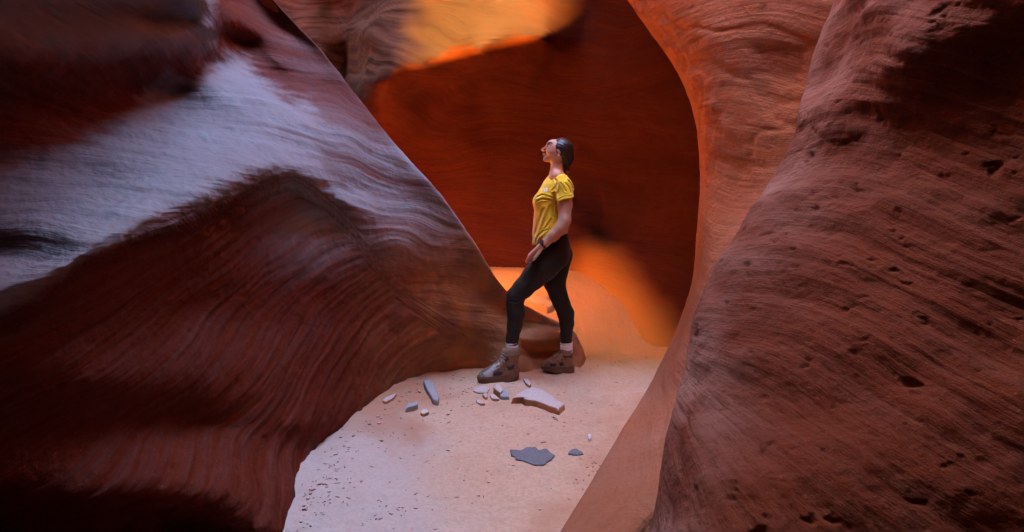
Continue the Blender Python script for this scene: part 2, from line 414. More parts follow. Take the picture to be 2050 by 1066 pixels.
def dispD(P, N, px, py, S):
    t = bedding(P, 0.35, 11)
    near_limb = sstep(0, 4, np.abs(S))
    z = 0.075 * fbm(P * np.array([1.6, 1.6, 2.6]) + 2, 3) + 0.014 * layers(t, P, 10) + 0.006 * fbm(P * 12, 3, 0.6)
    pits = np.clip(fbm(P * np.array([15, 15, 24.0]) + 60, 3, 0.5) - 0.36, 0, 1)
    z = z - 0.05 * pits
    z = z + 0.003 * fbm(P * 24 + 3, 3, 0.6) + 0.010 * fbm(np.stack([t * 9, P[..., 0] * 3, P[..., 1] * 3], -1) + 8, 3)
    return z * (0.3 + 0.7 * near_limb), sstep(17, 3, S) * (0.5 + 1.2 * fbm(P * 3 + 20, 3)), t, None  # paler only by the free edge: its lit rim put into the colour
wall_d, PD = wall_surface("near_canyon_wall", LIMB_D, 1, ctrlD, hidD, rows_of(-1400, 2200), offs_of(780, 3000), HOFF, ROCK_D, dispD,
                          ext=[(0.05, 0.1), (0.15, -0.5), (0.3, -1.3), (0.4, -2.3), (0.2, -3.5), (-0.3, -4.6), (-1.5, -5.2)])
tag(wall_d, "rough pitted sandstone bulge filling the near right side", None, None, "structure")

# --- back wall: ledge above, hollow below
ctrlB = [(560, -60, 7.4), (560, 30, 7.4), (640, 20, 7.2), (650, 110, 7.0), (620, -60, 7.4), (620, 200, 7.2), (725, 60, 5.3), (725, 160, 5.0), (692, 100, 7.0), (700, 30, 6.9), (705, 150, 6.6), (850, 60, 5.0), (850, 145, 4.72), (960, 20, 4.9), (960, 112, 4.62), (1050, 50, 4.75),
         (1095, 82, 4.78), (900, -100, 5.3), (1000, -200, 5.8), (900, -320, 6.2), (800, 0, 5.2),
         (720, 198, 5.25), (850, 182, 5.3), (965, 150, 5.35), (1100, 122, 5.35),
         (800, 300, 5.85), (950, 300, 6.0), (1100, 300, 6.1), (1250, 300, 5.7), (1350, 350, 5.1), (1000, 440, 6.1), (1200, 450, 6.0), (1350, 500, 4.9), (900, 480, 5.95), (1000, 540, 5.9),
         (1150, 540, 5.5), (1190, 580, 5.15), (1230, 620, 4.87), (1270, 660, 4.58), (1310, 700, 4.30), (1240, 580, 5.03), (1280, 620, 4.75), (1320, 660, 4.47), (1290, 580, 4.92), (1330, 620, 4.62), (1190, 520, 5.45), (1250, 530, 5.22), (1190, 460, 5.75), (1300, 510, 5.1), (1140, 580, 5.35), (1180, 620, 5.0), (1220, 660, 4.72), (1260, 700, 4.4), (1200, 40, 5.35), (1250, 0, 5.1), (1150, 60, 5.35), (1300, 150, 4.8), (1350, 250, 4.75), (1390, 400, 4.6),
         (1150, -100, 5.9), (1060, -60, 5.2), (1250, -250, 5.0), (1500, 300, 4.4), (1500, 650, 4.2), (1600, 0, 4.5), (950, 600, 6.4), (1150, 660, 5.4), (1300, 760, 4.3), (1400, 780, 4.1), (700, 400, 6.2), (560, 300, 6.6),
         (560, 600, 7.0), (1000, -700, 6.4), (1500, -700, 5.0), (600, -700, 6.6)]
rb = rows_of(-1100, 1100); rb = np.concatenate([np.linspace(-1100, -60, 40)[:-1], np.arange(-60, 760, STEP), np.linspace(762, 1000, 10)])
cb = np.concatenate([np.linspace(540, 650, 20)[:-1], np.arange(650, 1420, STEP), np.linspace(1424, 1750, 30)])
X, R = np.meshgrid(cb, rb)
Cc = np.array([(a, b) for a, b, c in ctrlB]) / 500.0
D = np.exp(tps(Cc, np.log(np.array([c for a, b, c in ctrlB])), np.stack([X.ravel(), R.ravel()], -1) / 500, 1e-4)).reshape(X.shape)
PB = ray(X, R, D)
NB = grid_normals(PB)
if (NB * (np.array([0, 0, CAM_Z]) - PB)).sum(-1).mean() < 0: NB = -NB
sand_glow = sstep(0.0, 1.0, (R - interp(X, [(540, 640), (1000, 640), (1090, 590), (1130, 520), (1180, 480), (1250, 505), (1330, 600), (1400, 680), (1500, 760)]) + 30) / 160 + 0.12 * fbm(PB * 2 + 7, 2))  # sandy wall foot with the orange glow put into its colour
tB = bedding(PB, 0.35, 2)
ledge = sstep(interp(X, [(500, 180), (720, 158), (850, 135), (965, 103), (1100, 72), (1250, -30), (1500, -120)]) + 8, interp(X, [(500, 180), (720, 158), (850, 135), (965, 103), (1100, 72), (1250, -30), (1500, -120)]) - 14, R)
zB = 0.09 * fbm(PB * 1.0 + 6, 3) + 0.03 * layers(tB * 0.6 + 1, PB, 5) * (1 - ledge) + 0.014 * layers(tB, PB, 7) * (0.5 + 0.5 * ledge) + 0.008 * fbm(PB * 6, 3) + ledge * 0.012 * layers(tB + 3, PB, 13)
PB = PB + NB * (zB * (1 - 0.85 * sand_glow))[..., None]
PB[..., 2] = np.minimum(PB[..., 2], 5.0); ups = [PB[0] + np.array([0, 0.1 * k, h]) for k, h in ((3, 0.1), (1, 0.05))]
PB = np.concatenate([np.stack(ups), PB], 0)
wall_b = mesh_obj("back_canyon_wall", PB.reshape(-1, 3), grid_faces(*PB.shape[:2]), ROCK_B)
tag(wall_b, "hollowed deep red sandstone wall with a striped ledge above it", None, None, "structure")
plB = np.concatenate([np.zeros((2, X.shape[1])), ledge * sstep(900, 800, X) * np.clip(0.30 + 0.6 * layers(tB + 9, PB[2:], 16), 0, 1)], 0)
glow_ledge = ledge * sstep(780, 900, X + 60 * fbm(PB[2:] * 2, 2)) * sstep(1180, 1080, X)  # orange bounced light on the ledge, painted as stone colour
set_attr(wall_b, "ochre", np.concatenate([np.zeros((2, X.shape[1])), np.maximum(0.9 * sand_glow, 0.95 * glow_ledge)], 0)); set_attr(wall_b, "pale", np.clip(plB, 0, 1)); set_attr(wall_b, "bed", np.concatenate([tB[:1], tB[:1], tB], 0))

# ------------------------------------------------------------------ ground
def ground_z(x, y):
    x = np.asarray(x, float); y = np.asarray(y, float)
    p = np.stack([x, y, 0 * x], -1)
    rise = 0.56 * sstep(4.15, 5.6, y) * sstep(-5, -2, x + 0 * y + 3)
    z = rise + 0.020 * fbm(p * 1.7 + 3, 3) * sstep(9, 5, np.abs(y)) + 0.010 * fbm(p * 5 + 30, 3) + 0.004 * fbm(p * 13, 3)
    # sand banked against the left wall and a small hump under the front boot
    z = z + 0.06 * sstep(-0.40, -0.85, x) * sstep(1.4, 2.2, y) * sstep(4.2, 3.6, y) * (1 + 0.5 * noise(p * 4))
    # pressed flat under the two boots
    for bx, by, bz in ((-0.09, 3.40, 0.012), (0.32, 3.62, 0.010)):
        wgt = np.exp(-(((x - bx) / 0.17) ** 2 + ((y - by) / 0.13) ** 2) ** 2)
        z = z * (1 - wgt) + bz * wgt
    return z
gx = np.concatenate([-np.geomspace(60, 1.6, 26), np.arange(-1.58, 2.0, 0.012), np.geomspace(2.0, 60, 26)])
gy = np.concatenate([-np.geomspace(60, 0.5, 26), np.arange(-0.3, 1.2, 0.08), np.arange(1.2, 4.2, 0.010), np.arange(4.2, 6.6, 0.03), np.geomspace(6.7, 60, 20)])
GX, GY = np.meshgrid(gx, gy)
GZ = ground_z(GX, GY)
pg = np.stack([GX, GY, 0 * GX], -1)
dm = (np.abs(GX) < 2.5) & (GY > 0) & (GY < 7)
rf = np.random.RandomState(3)
for k in range(26):
    fx, fy, fa = rf.uniform(-0.6, 1.0), rf.uniform(1.9, 4.2), rf.uniform(0.9, 2.2)
    u = (GX - fx) * math.cos(fa) + (GY - fy) * math.sin(fa); v = -(GX - fx) * math.sin(fa) + (GY - fy) * math.cos(fa)
    q = np.sqrt((u / 0.13) ** 2 + (v / 0.05) ** 2)
    GZ = GZ - rf.uniform(.003, .007) * np.exp(-q ** 4) + 0.003 * np.exp(-((q - 1.25) / .3) ** 2)
GZ = GZ + dm * (0.004 * fbm(pg * 28, 3, 0.6) - 0.010 * np.clip(fbm(pg * 9 + 70, 2) - 0.25, 0, 1))
sand = NT("canyon_sand")
s1 = sand.noise(sand.co, 1.4, 4, 0.6); s2 = sand.noise(sand.co, 60, 4, 0.7); s3 = sand.noise(sand.co, 260, 2, 0.6)
c = sand.mix(sand.ramp(s1, [(0.35, 0.0), (0.65, 1.0)]), (0.66, 0.385, 0.235), (0.70, 0.45, 0.30))
sxy = sand.n("ShaderNodeSeparateXYZ"); sand.l(sand.co, sxy.inputs[0])
fary = sand.math('ADD', sxy.outputs[1], sand.math('MULTIPLY', s1, 0.6))
c = sand.mix(sand.ramp(sand.math('MULTIPLY', fary, 0.1), [(0.372, 0.0), (0.435, 1.0)]), c, (0.60, 0.205, 0.024))     # orange glow past the fin, painted into the sand
c = sand.mix(sand.ramp(s2, [(0.35, 0.5), (0.6, 0.0)]), c, (0.46, 0.25, 0.16))
c = sand.mix(sand.ramp(s3, [(0.62, 0.0), (0.74, 0.6)]), c, (0.75, 0.58, 0.46))
c = sand.mix(sand.attr("skylit"), c, (0.50, 0.46, 0.45))
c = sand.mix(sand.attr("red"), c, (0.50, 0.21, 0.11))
sand.l(c, sand.b.inputs["Base Color"]); sand.b.inputs["Roughness"].default_value = 0.95; sand.b.inputs["Specular IOR Level"].default_value = 0.15
nb = sand.bump(sand.noise(sand.co, 40, 5, 0.7), 0.5, 0.012); nb = sand.bump(s3, 0.5, 0.003, nb)
sand.l(nb, sand.b.inputs["Normal"])
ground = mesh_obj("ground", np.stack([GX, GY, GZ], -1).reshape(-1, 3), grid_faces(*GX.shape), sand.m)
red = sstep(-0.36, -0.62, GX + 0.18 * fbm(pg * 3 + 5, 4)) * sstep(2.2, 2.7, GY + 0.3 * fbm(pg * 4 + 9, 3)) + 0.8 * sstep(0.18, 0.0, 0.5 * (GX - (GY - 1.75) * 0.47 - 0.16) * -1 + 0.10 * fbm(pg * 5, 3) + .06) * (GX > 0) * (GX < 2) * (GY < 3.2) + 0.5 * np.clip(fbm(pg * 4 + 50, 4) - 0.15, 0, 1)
skylit = sstep(0.05, -0.45, GX + 0.42 * (GY - 1.9) + 0.25 * fbm(pg * 2.2 + 15, 4)) * sstep(3.0, 2.5, GY)  # cool skylight on the left floor, painted into the sand
set_attr(ground, "skylit", np.clip(skylit, 0, 1) * 0.45)
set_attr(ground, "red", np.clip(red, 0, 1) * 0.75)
tag(ground, None, None, None, "structure")

# ------------------------------------------------------------------ unseen rock roof, added with openings that shape the light
SLAB_Z = 4.7
def slot_open(x, y):
    w = 0.25 * fbm(np.stack([x, y, 0 * x], -1) * 0.8 + 12, 3)
    a = (np.abs(x - 0.0 + w) < 1.25) & (y + w > 1.75) & (y + w < 3.7)                  # over the passage
    for (tx, ty, tz, rx, ry) in ((-0.94, 4.30, 0.42, 0.42, 0.48), (0.75, 4.0, 3.7, 0.22, 0.22)):   # holes aimed to let sun onto the hidden backs of fin and arch
        t = (SLAB_Z - tz) / SUN_DIR[2]
        cx, cy = tx + SUN_DIR[0] * t, ty + SUN_DIR[1] * t
        a = a | (((x - cx) / rx) ** 2 + ((y - cy) / ry) ** 2 < 1 + w)
    return a
ox = np.arange(-14, 14.01, 0.14); oy = np.arange(-10, 16.01, 0.14)
OX, OY = np.meshgrid(ox, oy)
opn = slot_open(OX, OY)
OZ = 2.1 + (SLAB_Z - 2.1) * sstep(1.0, 1.85, OY + 0.3 * noise(np.stack([OX, 0 * OX, 0 * OX], -1) * 1.3)) + 0.2 * fbm(np.stack([OX, OY, 0 * OX], -1) * 0.5, 3)  # drops low over the camera to shade the near walls
fc = grid_faces(*OX.shape)
keep = ~opn.ravel()[fc].any(1)
fcs = fc[keep]
nv = OX.size
OZ = OZ - 6.5 * np.clip(np.maximum(np.abs(OX) - 12.5, np.maximum(OY - 14.5, -8.5 - OY)), 0, 1)   # its flanks come down to shut out stray skylight
low = np.stack([OX, OY, OZ], -1).reshape(-1, 3)
# an added blocker rises to the left of the long slot, so the sun never falls straight into it
hgt = 0.5 + 3.6 * sstep(-1.0, -1.5, OX) * sstep(-3.2, -2.6, OX) * sstep(-0.5, 0.5, OY) * sstep(6.2, 5.4, OY) + 3.6 * sstep(-3.2, -2.6, OX) * sstep(1.8, 1.2, OX) * sstep(4.9, 5.2, OY) * sstep(6.2, 5.4, OY)
ln = np.abs((OX - 0.09) * 0.42 + (OY - 4.55) * 0.50) / 0.653          # a notch in the blocker lets one shaft of sun down behind the arch
hgt = np.where((ln < 0.42) & (OY > 4.0), 0.5, hgt)
upv = low + np.array([0, 0, 1.0]) * np.clip(hgt, 0, 4.1).ravel()[:, None]
edges = {}
for f in fcs:
    for a, b in ((f[0], f[1]), (f[1], f[2]), (f[2], f[3]), (f[3], f[0])):
        k = (min(a, b), max(a, b)); edges[k] = edges.get(k, 0) + 1
sidef = np.array([(a, b, b + nv, a + nv) for (a, b), n in edges.items() if n == 1])
allf = np.concatenate([fcs, fcs + nv, sidef])
rim = mesh_obj("light_shaping_roof", np.concatenate([low, upv]), allf, ROCK_C)
tag(rim, "unseen rock roof added above the view to shape the light", None, None, "structure")
set_attr(rim, "bed", np.concatenate([low, upv])[:, 2])

# ------------------------------------------------------------------ implicit modelling helpers (for the person, boots and stones)
def smin(a, b, k):
    h = np.clip(0.5 + 0.5 * (b - a) / k, 0, 1)
    return b * (1 - h) + a * h - k * h * (1 - h)
class Field:
    """signed distance samples on a grid; shapes are blended in, then the zero surface is meshed"""
    def __init__(s, lo, hi, h):
        s.h = h; s.lo = np.array(lo, float)
        s.n = np.ceil((np.array(hi) - s.lo) / h).astype(int) + 1
        ax = [s.lo[i] + h * np.arange(s.n[i]) for i in range(3)]
        s.ax = ax; s.v = np.full(s.n, 0.2)
    def sub(s, lo, hi):
        a = np.clip(((np.array(lo) - s.lo) / s.h).astype(int), 0, s.n); b = np.clip(((np.array(hi) - s.lo) / s.h).astype(int) + 2, 0, s.n)
        sl = tuple(slice(a[i], b[i]) for i in range(3))
        g = np.meshgrid(*[s.ax[i][sl[i]] for i in range(3)], indexing='ij')
        return sl, g
    def add(s, fn, lo, hi, k=0.02, m=0.05):
        sl, g = s.sub(np.array(lo) - m, np.array(hi) + m)
        if 0 in g[0].shape: return
        s.v[sl] = smin(s.v[sl], fn(*g), k)
    def cap(s, a, b, ra, rb, k=0.02):
        a = np.array(a, float); b = np.array(b, float); ab = b - a; L2 = (ab ** 2).sum() + 1e-12
        def fn(x, y, z):
            t = np.clip(((x - a[0]) * ab[0] + (y - a[1]) * ab[1] + (z - a[2]) * ab[2]) / L2, 0, 1)
            return np.sqrt((x - a[0] - t * ab[0]) ** 2 + (y - a[1] - t * ab[1]) ** 2 + (z - a[2] - t * ab[2]) ** 2) - (ra + t * (rb - ra))
        r = max(ra, rb)
        s.add(fn, np.minimum(a, b) - r, np.maximum(a, b) + r, k)
    def chain(s, pts, k=0.02):
        for (a, ra), (b, rb) in zip(pts[:-1], pts[1:]): s.cap(a, b, ra, rb, k)
    def ell(s, c, r, k=0.02, tilt=0.0):
        c = np.array(c, float); r = np.array(r, float); ct, st = math.cos(tilt), math.sin(tilt)
        def fn(x, y, z):
            X_, Z_ = (x - c[0]) * ct + (z - c[2]) * st, -(x - c[0]) * st + (z - c[2]) * ct
            q = np.sqrt((X_ / r[0]) ** 2 + ((y - c[1]) / r[1]) ** 2 + (Z_ / r[2]) ** 2)
            g = np.sqrt((X_ / r[0] ** 2) ** 2 + ((y - c[1]) / r[1] ** 2) ** 2 + (Z_ / r[2] ** 2) ** 2)
            return q * (q - 1) / (g + 1e-9)
        R_ = max(r)
        s.add(fn, c - R_, c + R_, k)
    def column(s, rows, k=0.02, power=2.0):
        """rows: (z, x_front, x_back, y_centre, half_depth), any order"""
        t = np.array(sorted(rows)); z0, z1 = t[0, 0], t[-1, 0]
        def fn(x, y, z):
            zc = np.clip(z, z0, z1)
            xf, xb, yc, hw = (np.interp(zc, t[:, 0], t[:, j]) for j in (1, 2, 3, 4))
            cx, a = (xf + xb) / 2, np.abs(xb - xf) / 2
            q = (np.abs((x - cx) / a) ** power + np.abs((y - yc) / hw) ** power) ** (1 / power)
            d = (q - 1) * np.minimum(a, hw)
            dz = np.abs(z - zc)
            return np.where(dz > 0, np.sqrt(np.maximum(d, 0) ** 2 + dz ** 2) + np.minimum(d, 0) * 0, d)
        s.add(fn, (t[:, 1:3].min(), (t[:, 3] - t[:, 4]).min(), z0), (t[:, 1:3].max(), (t[:, 3] + t[:, 4]).max(), z1), k)
    def cut(s, fn):
        g = np.meshgrid(*s.ax, indexing='ij'); s.v = np.maximum(s.v, fn(*g))
    def bumpy(s, fn):
        g = np.meshgrid(*s.ax, indexing='ij'); near = np.abs(s.v) < 0.03
        s.v[near] += fn(g[0][near], g[1][near], g[2][near])
    def front_y(s, x, z):
        """the surface nearest the camera side (smallest y) at x, z"""
        i = int(round((x - s.lo[0]) / s.h)); k = int(round((z - s.lo[2]) / s.h))
        c = s.v[i, :, k]; j = np.argmax(c < 0)
        return s.ax[1][j] - s.h * (0 - c[j]) / (c[j - 1] - c[j] + 1e-9) if c[j] < 0 else None
    def mesh(s, smooth=1):
        v = s.v; v = np.pad(v, 1, constant_values=0.2); lo = s.lo - s.h
        nx, ny, nz = v.shape; ins = v < 0
        acc = np.zeros((nx - 1, ny - 1, nz - 1, 3)); cnt = np.zeros((nx - 1, ny - 1, nz - 1))
        offs_ = [(a, b, c) for a in (0, 1) for b in (0, 1) for c in (0, 1)]
        for (a, b, c) in offs_:
            for ax_ in range(3):
                if (a, b, c)[ax_]: continue
                e = [a, b, c]; e[ax_] = 1
                A = v[a:nx - 1 + a, b:ny - 1 + b, c:nz - 1 + c]; B = v[e[0]:nx - 1 + e[0], e[1]:ny - 1 + e[1], e[2]:nz - 1 + e[2]]
                m = (A < 0) != (B < 0); t = np.where(m, A / np.where(m, A - B, 1), 0)
                p = [a, b, c]
                for i in range(3):
                    acc[..., i] += m * (p[i] + (t if i == ax_ else 0))
                cnt += m
        idx = -np.ones(cnt.shape, int); m = cnt > 0; idx[m] = np.arange(m.sum())
        ijk = np.argwhere(m); V = lo + (ijk + acc[m] / cnt[m][:, None]) * s.h
        Fs = []
        for ax_ in range(3):
            o1, o2 = [i for i in range(3) if i != ax_]
            sl0 = [slice(1, n - 1) for n in (nx, ny, nz)]; sl0[ax_] = slice(0, (nx, ny, nz)[ax_] - 1)
            sl1 = list(sl0); sl1[ax_] = slice(1, (nx, ny, nz)[ax_])
            A = ins[tuple(sl0)]; B = ins[tuple(sl1)]
            e = np.argwhere(A != B)
            if len(e) == 0: continue
            base = e.copy(); base[:, o1] += 1; base[:, o2] += 1
            def cell(d1, d2):
                q = base.copy(); q[:, o1] += d1; q[:, o2] += d2; return idx[q[:, 0], q[:, 1], q[:, 2]]
            f = np.stack([cell(-1, -1), cell(0, -1), cell(0, 0), cell(-1, 0)], -1)
            flip = (A[A != B]) ^ (ax_ == 1)
            f[~flip] = f[~flip][:, ::-1]
            Fs.append(f)
        Fq = np.concatenate(Fs); Fq = Fq[(Fq >= 0).all(1)]
        for _ in range(smooth):
            a = np.zeros_like(V); c = np.zeros(len(V))
            for i in range(4):
                for j in (1, 3):
                    np.add.at(a, Fq[:, i], V[Fq[:, (i + j) % 4]]); np.add.at(c, Fq[:, i], 1)
            V = V * 0.4 + 0.6 * a / np.maximum(c, 1)[:, None]
        return V, Fq
def tube(pts, r, seg=6):
    """verts, faces of a round tube along pts"""
    pts = [Vector(p) for p in pts]; V, Fc = [], []
    for i, p in enumerate(pts):
        t = (pts[min(i + 1, len(pts) - 1)] - pts[max(i - 1, 0)]).normalized()
        u = t.cross(Vector((0, 0.3, 1))).normalized(); w = t.cross(u)
        rr = r[i] if isinstance(r, (list, tuple)) else r
        for k in range(seg):
            a = 2 * math.pi * k / seg; V.append(tuple(p + (u * math.cos(a) + w * math.sin(a)) * rr))
    for i in range(len(pts) - 1):
        for k in range(seg):
            k2 = (k + 1) % seg; Fc.append((i * seg + k, i * seg + k2, (i + 1) * seg + k2, (i + 1) * seg + k))
    Fc.append(tuple(range(seg))[::-1]); Fc.append(tuple((len(pts) - 1) * seg + k for k in range(seg)))
    return V, Fc
def join(parts):
    V, Fc = [], []
    for v, f in parts:
        o = len(V); V += [tuple(map(float, q)) for q in v]; Fc += [tuple(int(i) + o for i in q) for q in f]
    return V, Fc
def simple_mat(name, col, rough=0.7, spec=0.3, noise_scale=60, amount=0.25, bump=0.2, dist=0.002, sheen=0.0):
    m = NT(name)
    n = m.noise(m.co, noise_scale, 4, 0.6)
    c = m.mix(m.ramp(n, [(0.35, 0.0), (0.65, amount)]), col, tuple(v * 0.55 for v in col))
    m.l(c, m.b.inputs["Base Color"]); m.b.inputs["Roughness"].default_value = rough; m.b.inputs["Specular IOR Level"].default_value = spec
    if sheen: m.b.inputs["Sheen Weight"].default_value = sheen
    m.l(m.bump(n, bump, dist), m.b.inputs["Normal"])
    return m.m

# ------------------------------------------------------------------ the person
D0 = 3.55
def J(px, py, dy=0.0):
    return ((px - 1025.0) / F * D0, D0 + dy, CAM_Z - (py - 450.0) / F * D0)
def XZ(px, py): return (px - 1025.0) / F * D0, CAM_Z - (py - 450.0) / F * D0
def crease(fieldpts, x, z, y, side=-1):
    """sum of soft grooves drawn as polylines ((px,py)...), depth, width in metres, only on the near side"""
    out = 0
    for pts, dep, wid in fieldpts:
        best = np.full(np.shape(x), 9.0)
        q = [XZ(*p) for p in pts]
        for (ax_, az), (bx, bz) in zip(q[:-1], q[1:]):
            t = np.clip(((x - ax_) * (bx - ax_) + (z - az) * (bz - az)) / ((bx - ax_) ** 2 + (bz - az) ** 2), 0, 1)
            best = np.minimum(best, np.hypot(x - ax_ - t * (bx - ax_), z - az - t * (bz - az)))
        out = out + dep * (np.exp(-(best / wid) ** 2) - 0.6 * np.exp(-((best - 1.9 * wid) / wid) ** 2)) * (y < D0 + 0.02)
    return out

SKIN = NT("skin")
n_ = SKIN.noise(SKIN.co, 25, 4, 0.6)
SKIN.l(SKIN.mix(SKIN.ramp(n_, [(0.35, 0.0), (0.65, 1.0)]), (0.66, 0.34, 0.21), (0.60, 0.28, 0.17)), SKIN.b.inputs["Base Color"])
SKIN.b.inputs["Roughness"].default_value = 0.5; SKIN.b.inputs["Specular IOR Level"].default_value = 0.35
SKIN.b.inputs["Subsurface Weight"].default_value = 0.08; SKIN.b.inputs["Subsurface Scale"].default_value = 0.01
SKIN = SKIN.m
M_SHIRT = simple_mat("yellow_cotton", (0.90, 0.58, 0.03), 0.85, 0.15, 30, 0.12, 0.15, 0.002, 0.2)
M_LEGG = simple_mat("black_leggings", (0.024, 0.014, 0.009), 0.6, 0.3, 40, 0.3, 0.1, 0.002, 0.04)
M_HAIR = NT("dark_hair")
hn = M_HAIR.noise(M_HAIR.mapping((90, 90, 10), rot=(0, 0.5, 0)), 1.0, 3, 0.6)
M_HAIR.l(M_HAIR.mix(M_HAIR.ramp(hn, [(0.45, 0.0), (0.7, 1.0)]), (0.012, 0.009, 0.008), (0.05, 0.035, 0.028)), M_HAIR.b.inputs["Base Color"])
M_HAIR.b.inputs["Roughness"].default_value = 0.32; M_HAIR.l(M_HAIR.bump(hn, 0.5, 0.004), M_HAIR.b.inputs["Normal"]); M_HAIR = M_HAIR.m
M_BOOT = simple_mat("brown_boot_leather", (0.27, 0.14, 0.08), 0.75, 0.25, 45, 0.6, 0.4, 0.003)
M_MESHF = simple_mat("dark_boot_mesh", (0.06, 0.045, 0.04), 0.9, 0.2, 120, 0.5, 0.5, 0.002)
M_TOE = simple_mat("grey_boot_suede", (0.46, 0.44, 0.43), 0.8, 0.25, 60, 0.35, 0.3, 0.002)
M_SOLE = simple_mat("boot_rubber", (0.16, 0.075, 0.04), 0.8, 0.25, 60, 0.5, 0.4, 0.003)
M_LACE = simple_mat("boot_lace", (0.40, 0.30, 0.26), 0.8, 0.2, 80, 0.3)
M_SOCK = simple_mat("ribbed_sock", (0.85, 0.76, 0.72), 0.95, 0.1, 60, 0.15)
M_WHITE = simple_mat("white_print", (0.85, 0.83, 0.80), 0.7, 0.2, 50, 0.1)
M_BLACK = simple_mat("black_rubber", (0.012, 0.012, 0.013), 0.35, 0.5, 50, 0.2)
M_BROW = simple_mat("dark_brow", (0.03, 0.018, 0.012), 0.8, 0.2, 50, 0.2)
M_LIP = simple_mat("lip", (0.50, 0.18, 0.15), 0.45, 0.4, 50, 0.1)
M_EYE = simple_mat("eye_white", (0.75, 0.72, 0.70), 0.25, 0.5, 50, 0.05)

person = bpy.data.objects.new("person", None); COL.objects.link(person)
person.location = J(1078, 752)
tag(person, "woman in yellow t-shirt, black leggings and hiking boots, standing side-on and looking up", "person")
POFF = np.array(person.location)
def pmesh(name, V, Fc, mat, parent=None, smooth=True):
    if parent is None:
        V = np.asarray(V, float) - POFF; par = person
    else:
        V = np.asarray(V, float) - POFF; par = parent
    return mesh_obj(name, V, Fc, mat, par, smooth)

# body: one continuous skin surface
b = Field(J(1035, 760, -0.30), J(1160, 272, 0.30), 0.005); b.v[:] = 0.2
b.ell(J(1122, 302), (.083, .070, .080), .02, 0.25)                       # skull
b.ell(J(1111, 301), (.050, .053, .062), .02, 0.40)                       # face
b.cap(J(1097, 317), J(1117, 319, -.032), .014, .022, .015); b.cap(J(1097, 317), J(1117, 319, .032), .014, .022, .015)   # jaw
                  # chin
b.cap(J(1116, 318, 0), J(1114, 352, 0), .039, .048, .02)                # neck
b.cap(J(1112, 355, -.11), J(1112, 355, .11), .04, .04, .03)
b.column([(XZ(0, p)[1], XZ(f, 0)[0], XZ(k, 0)[0], D0, w) for p, f, k, w in
          ((358, 1096, 1128, .13), (375, 1088, 1134, .15), (400, 1080, 1135, .145), (430, 1080, 1130, .125), (460, 1082, 1130, .13), (490, 1084, 1134, .15), (515, 1084, 1134, .15))], .03)
for sgn in (-1, 1):
    if sgn < 0: arm = [((1122, 374, -.155), .045), ((1126, 412, -.185), .044), ((1124, 442, -.205), .040), ((1118, 456, -.205), .042), ((1103, 471, -.198), .036), ((1088, 485, -.19), .025), ((1082, 490, -.187), .023)]
    else: arm = [((1120, 374, .155), .045), ((1120, 412, .185), .042), ((1116, 444, .205), .037), ((1108, 462, .20), .036), ((1098, 480, .19), .024), ((1094, 486, .187), .023)]
    b.chain([(J(*p), r) for p, r in arm], .02)
b.chain([(J(1108, 515, -.08), .085), (J(1068, 553, -.085), .068), (J(1031, 590, -.09), .050), (J(1034, 628, -.09), .048), (J(1027, 668, -.085), .034), (J(1024, 700, -.085), .032), (J(1024, 725, -.085), .030)], .02)
b.chain([(J(1118, 515, .08), .085), (J(1113, 562, .08), .066), (J(1125, 607, .08), .050), (J(1137, 638, .08), .046), (J(1136, 680, .08), .032), (J(1137, 735, .08), .030)], .02)
b.cap(J(1024, 728, -.085), J(992, 742, -.10), .026, .018); b.cap(J(1138, 738, .08), J(1110, 742, .07), .026, .018)
V, Fc = b.mesh(1)
# head and near hand at a finer grid, so that the face and the fingers read
hd = Field(J(1076, 352, -.12), J(1160, 272, .12), 0.0025)
hd.ell(J(1122, 302), (.083, .070, .080), .02, 0.25)
hd.ell(J(1110, 302), (.060, .056, .068), .03, 0.42)
hd.ell(J(1104, 288.5), (.026, .044, .024), .02)                            # forehead
hd.cap(J(1095, 318), J(1117, 319, -.036), .017, .024, .02); hd.cap(J(1095, 318), J(1117, 319, .036), .017, .024, .02)
hd.cap(J(1090.2, 319.8), J(1090.6, 317.8), .0110, .011, .009)
hd.cap(J(1096.0, 291.5), J(1085.6, 299.6), .0055, .0070, .007)              # nose
hd.cap(J(1084.6, 300.9), J(1086.0, 301.6), .0055, .0065, .005)
for sg in (-1, 1):
    hd.cap(J(1088, 302.6, sg * .009), J(1089.6, 302.2, sg * .011), .0055, .005, .004)   # nostril wings
    hd.ell(J(1100, 306, sg * .034), (.022, .018, .020), .014)             # cheeks
    hd.cap(J(1095.2, 290.2, sg * .010), J(1100, 288.5, sg * .034), .0065, .005, .008)   # brow ridge
hd.cap(J(1088.3, 308.0, 0), J(1091.5, 309.3, -.020), .0058, .0035, .003); hd.cap(J(1088.3, 308.0, 0), J(1091.5, 309.3, .020), .0058, .0035, .003)
hd.cap(J(1088.6, 311.4, 0), J(1091.5, 310.6, -.018), .0062, .0035, .003); hd.cap(J(1088.6, 311.4, 0), J(1091.5, 310.6, .018), .0062, .0035, .003)
hd.cap(J(1116, 318, 0), J(1114, 352, 0), .040, .048, .018)
for sg in (-1, 1):                                                         # ears
    hd.ell(J(1117, 306, sg * .070), (.011, .008, .022), .004, 0.3)
    hd.cut(lambda x, y, z: 0.013 - np.sqrt((x - XZ(1096.4, 0)[0]) ** 2 + (y - D0 - sg * .047) ** 2 + (z - XZ(0, 295)[1]) ** 2))   # eye sockets
hv, hf = hd.mesh(1)
hn_ = Field(J(1046, 530, -.26), J(1100, 476, -.11), 0.0022)
hn_.chain([(J(1088, 484, -.19), .0245), (J(1082, 490, -.187), .0215), (J(1077, 494, -.184), .0215)], .01)
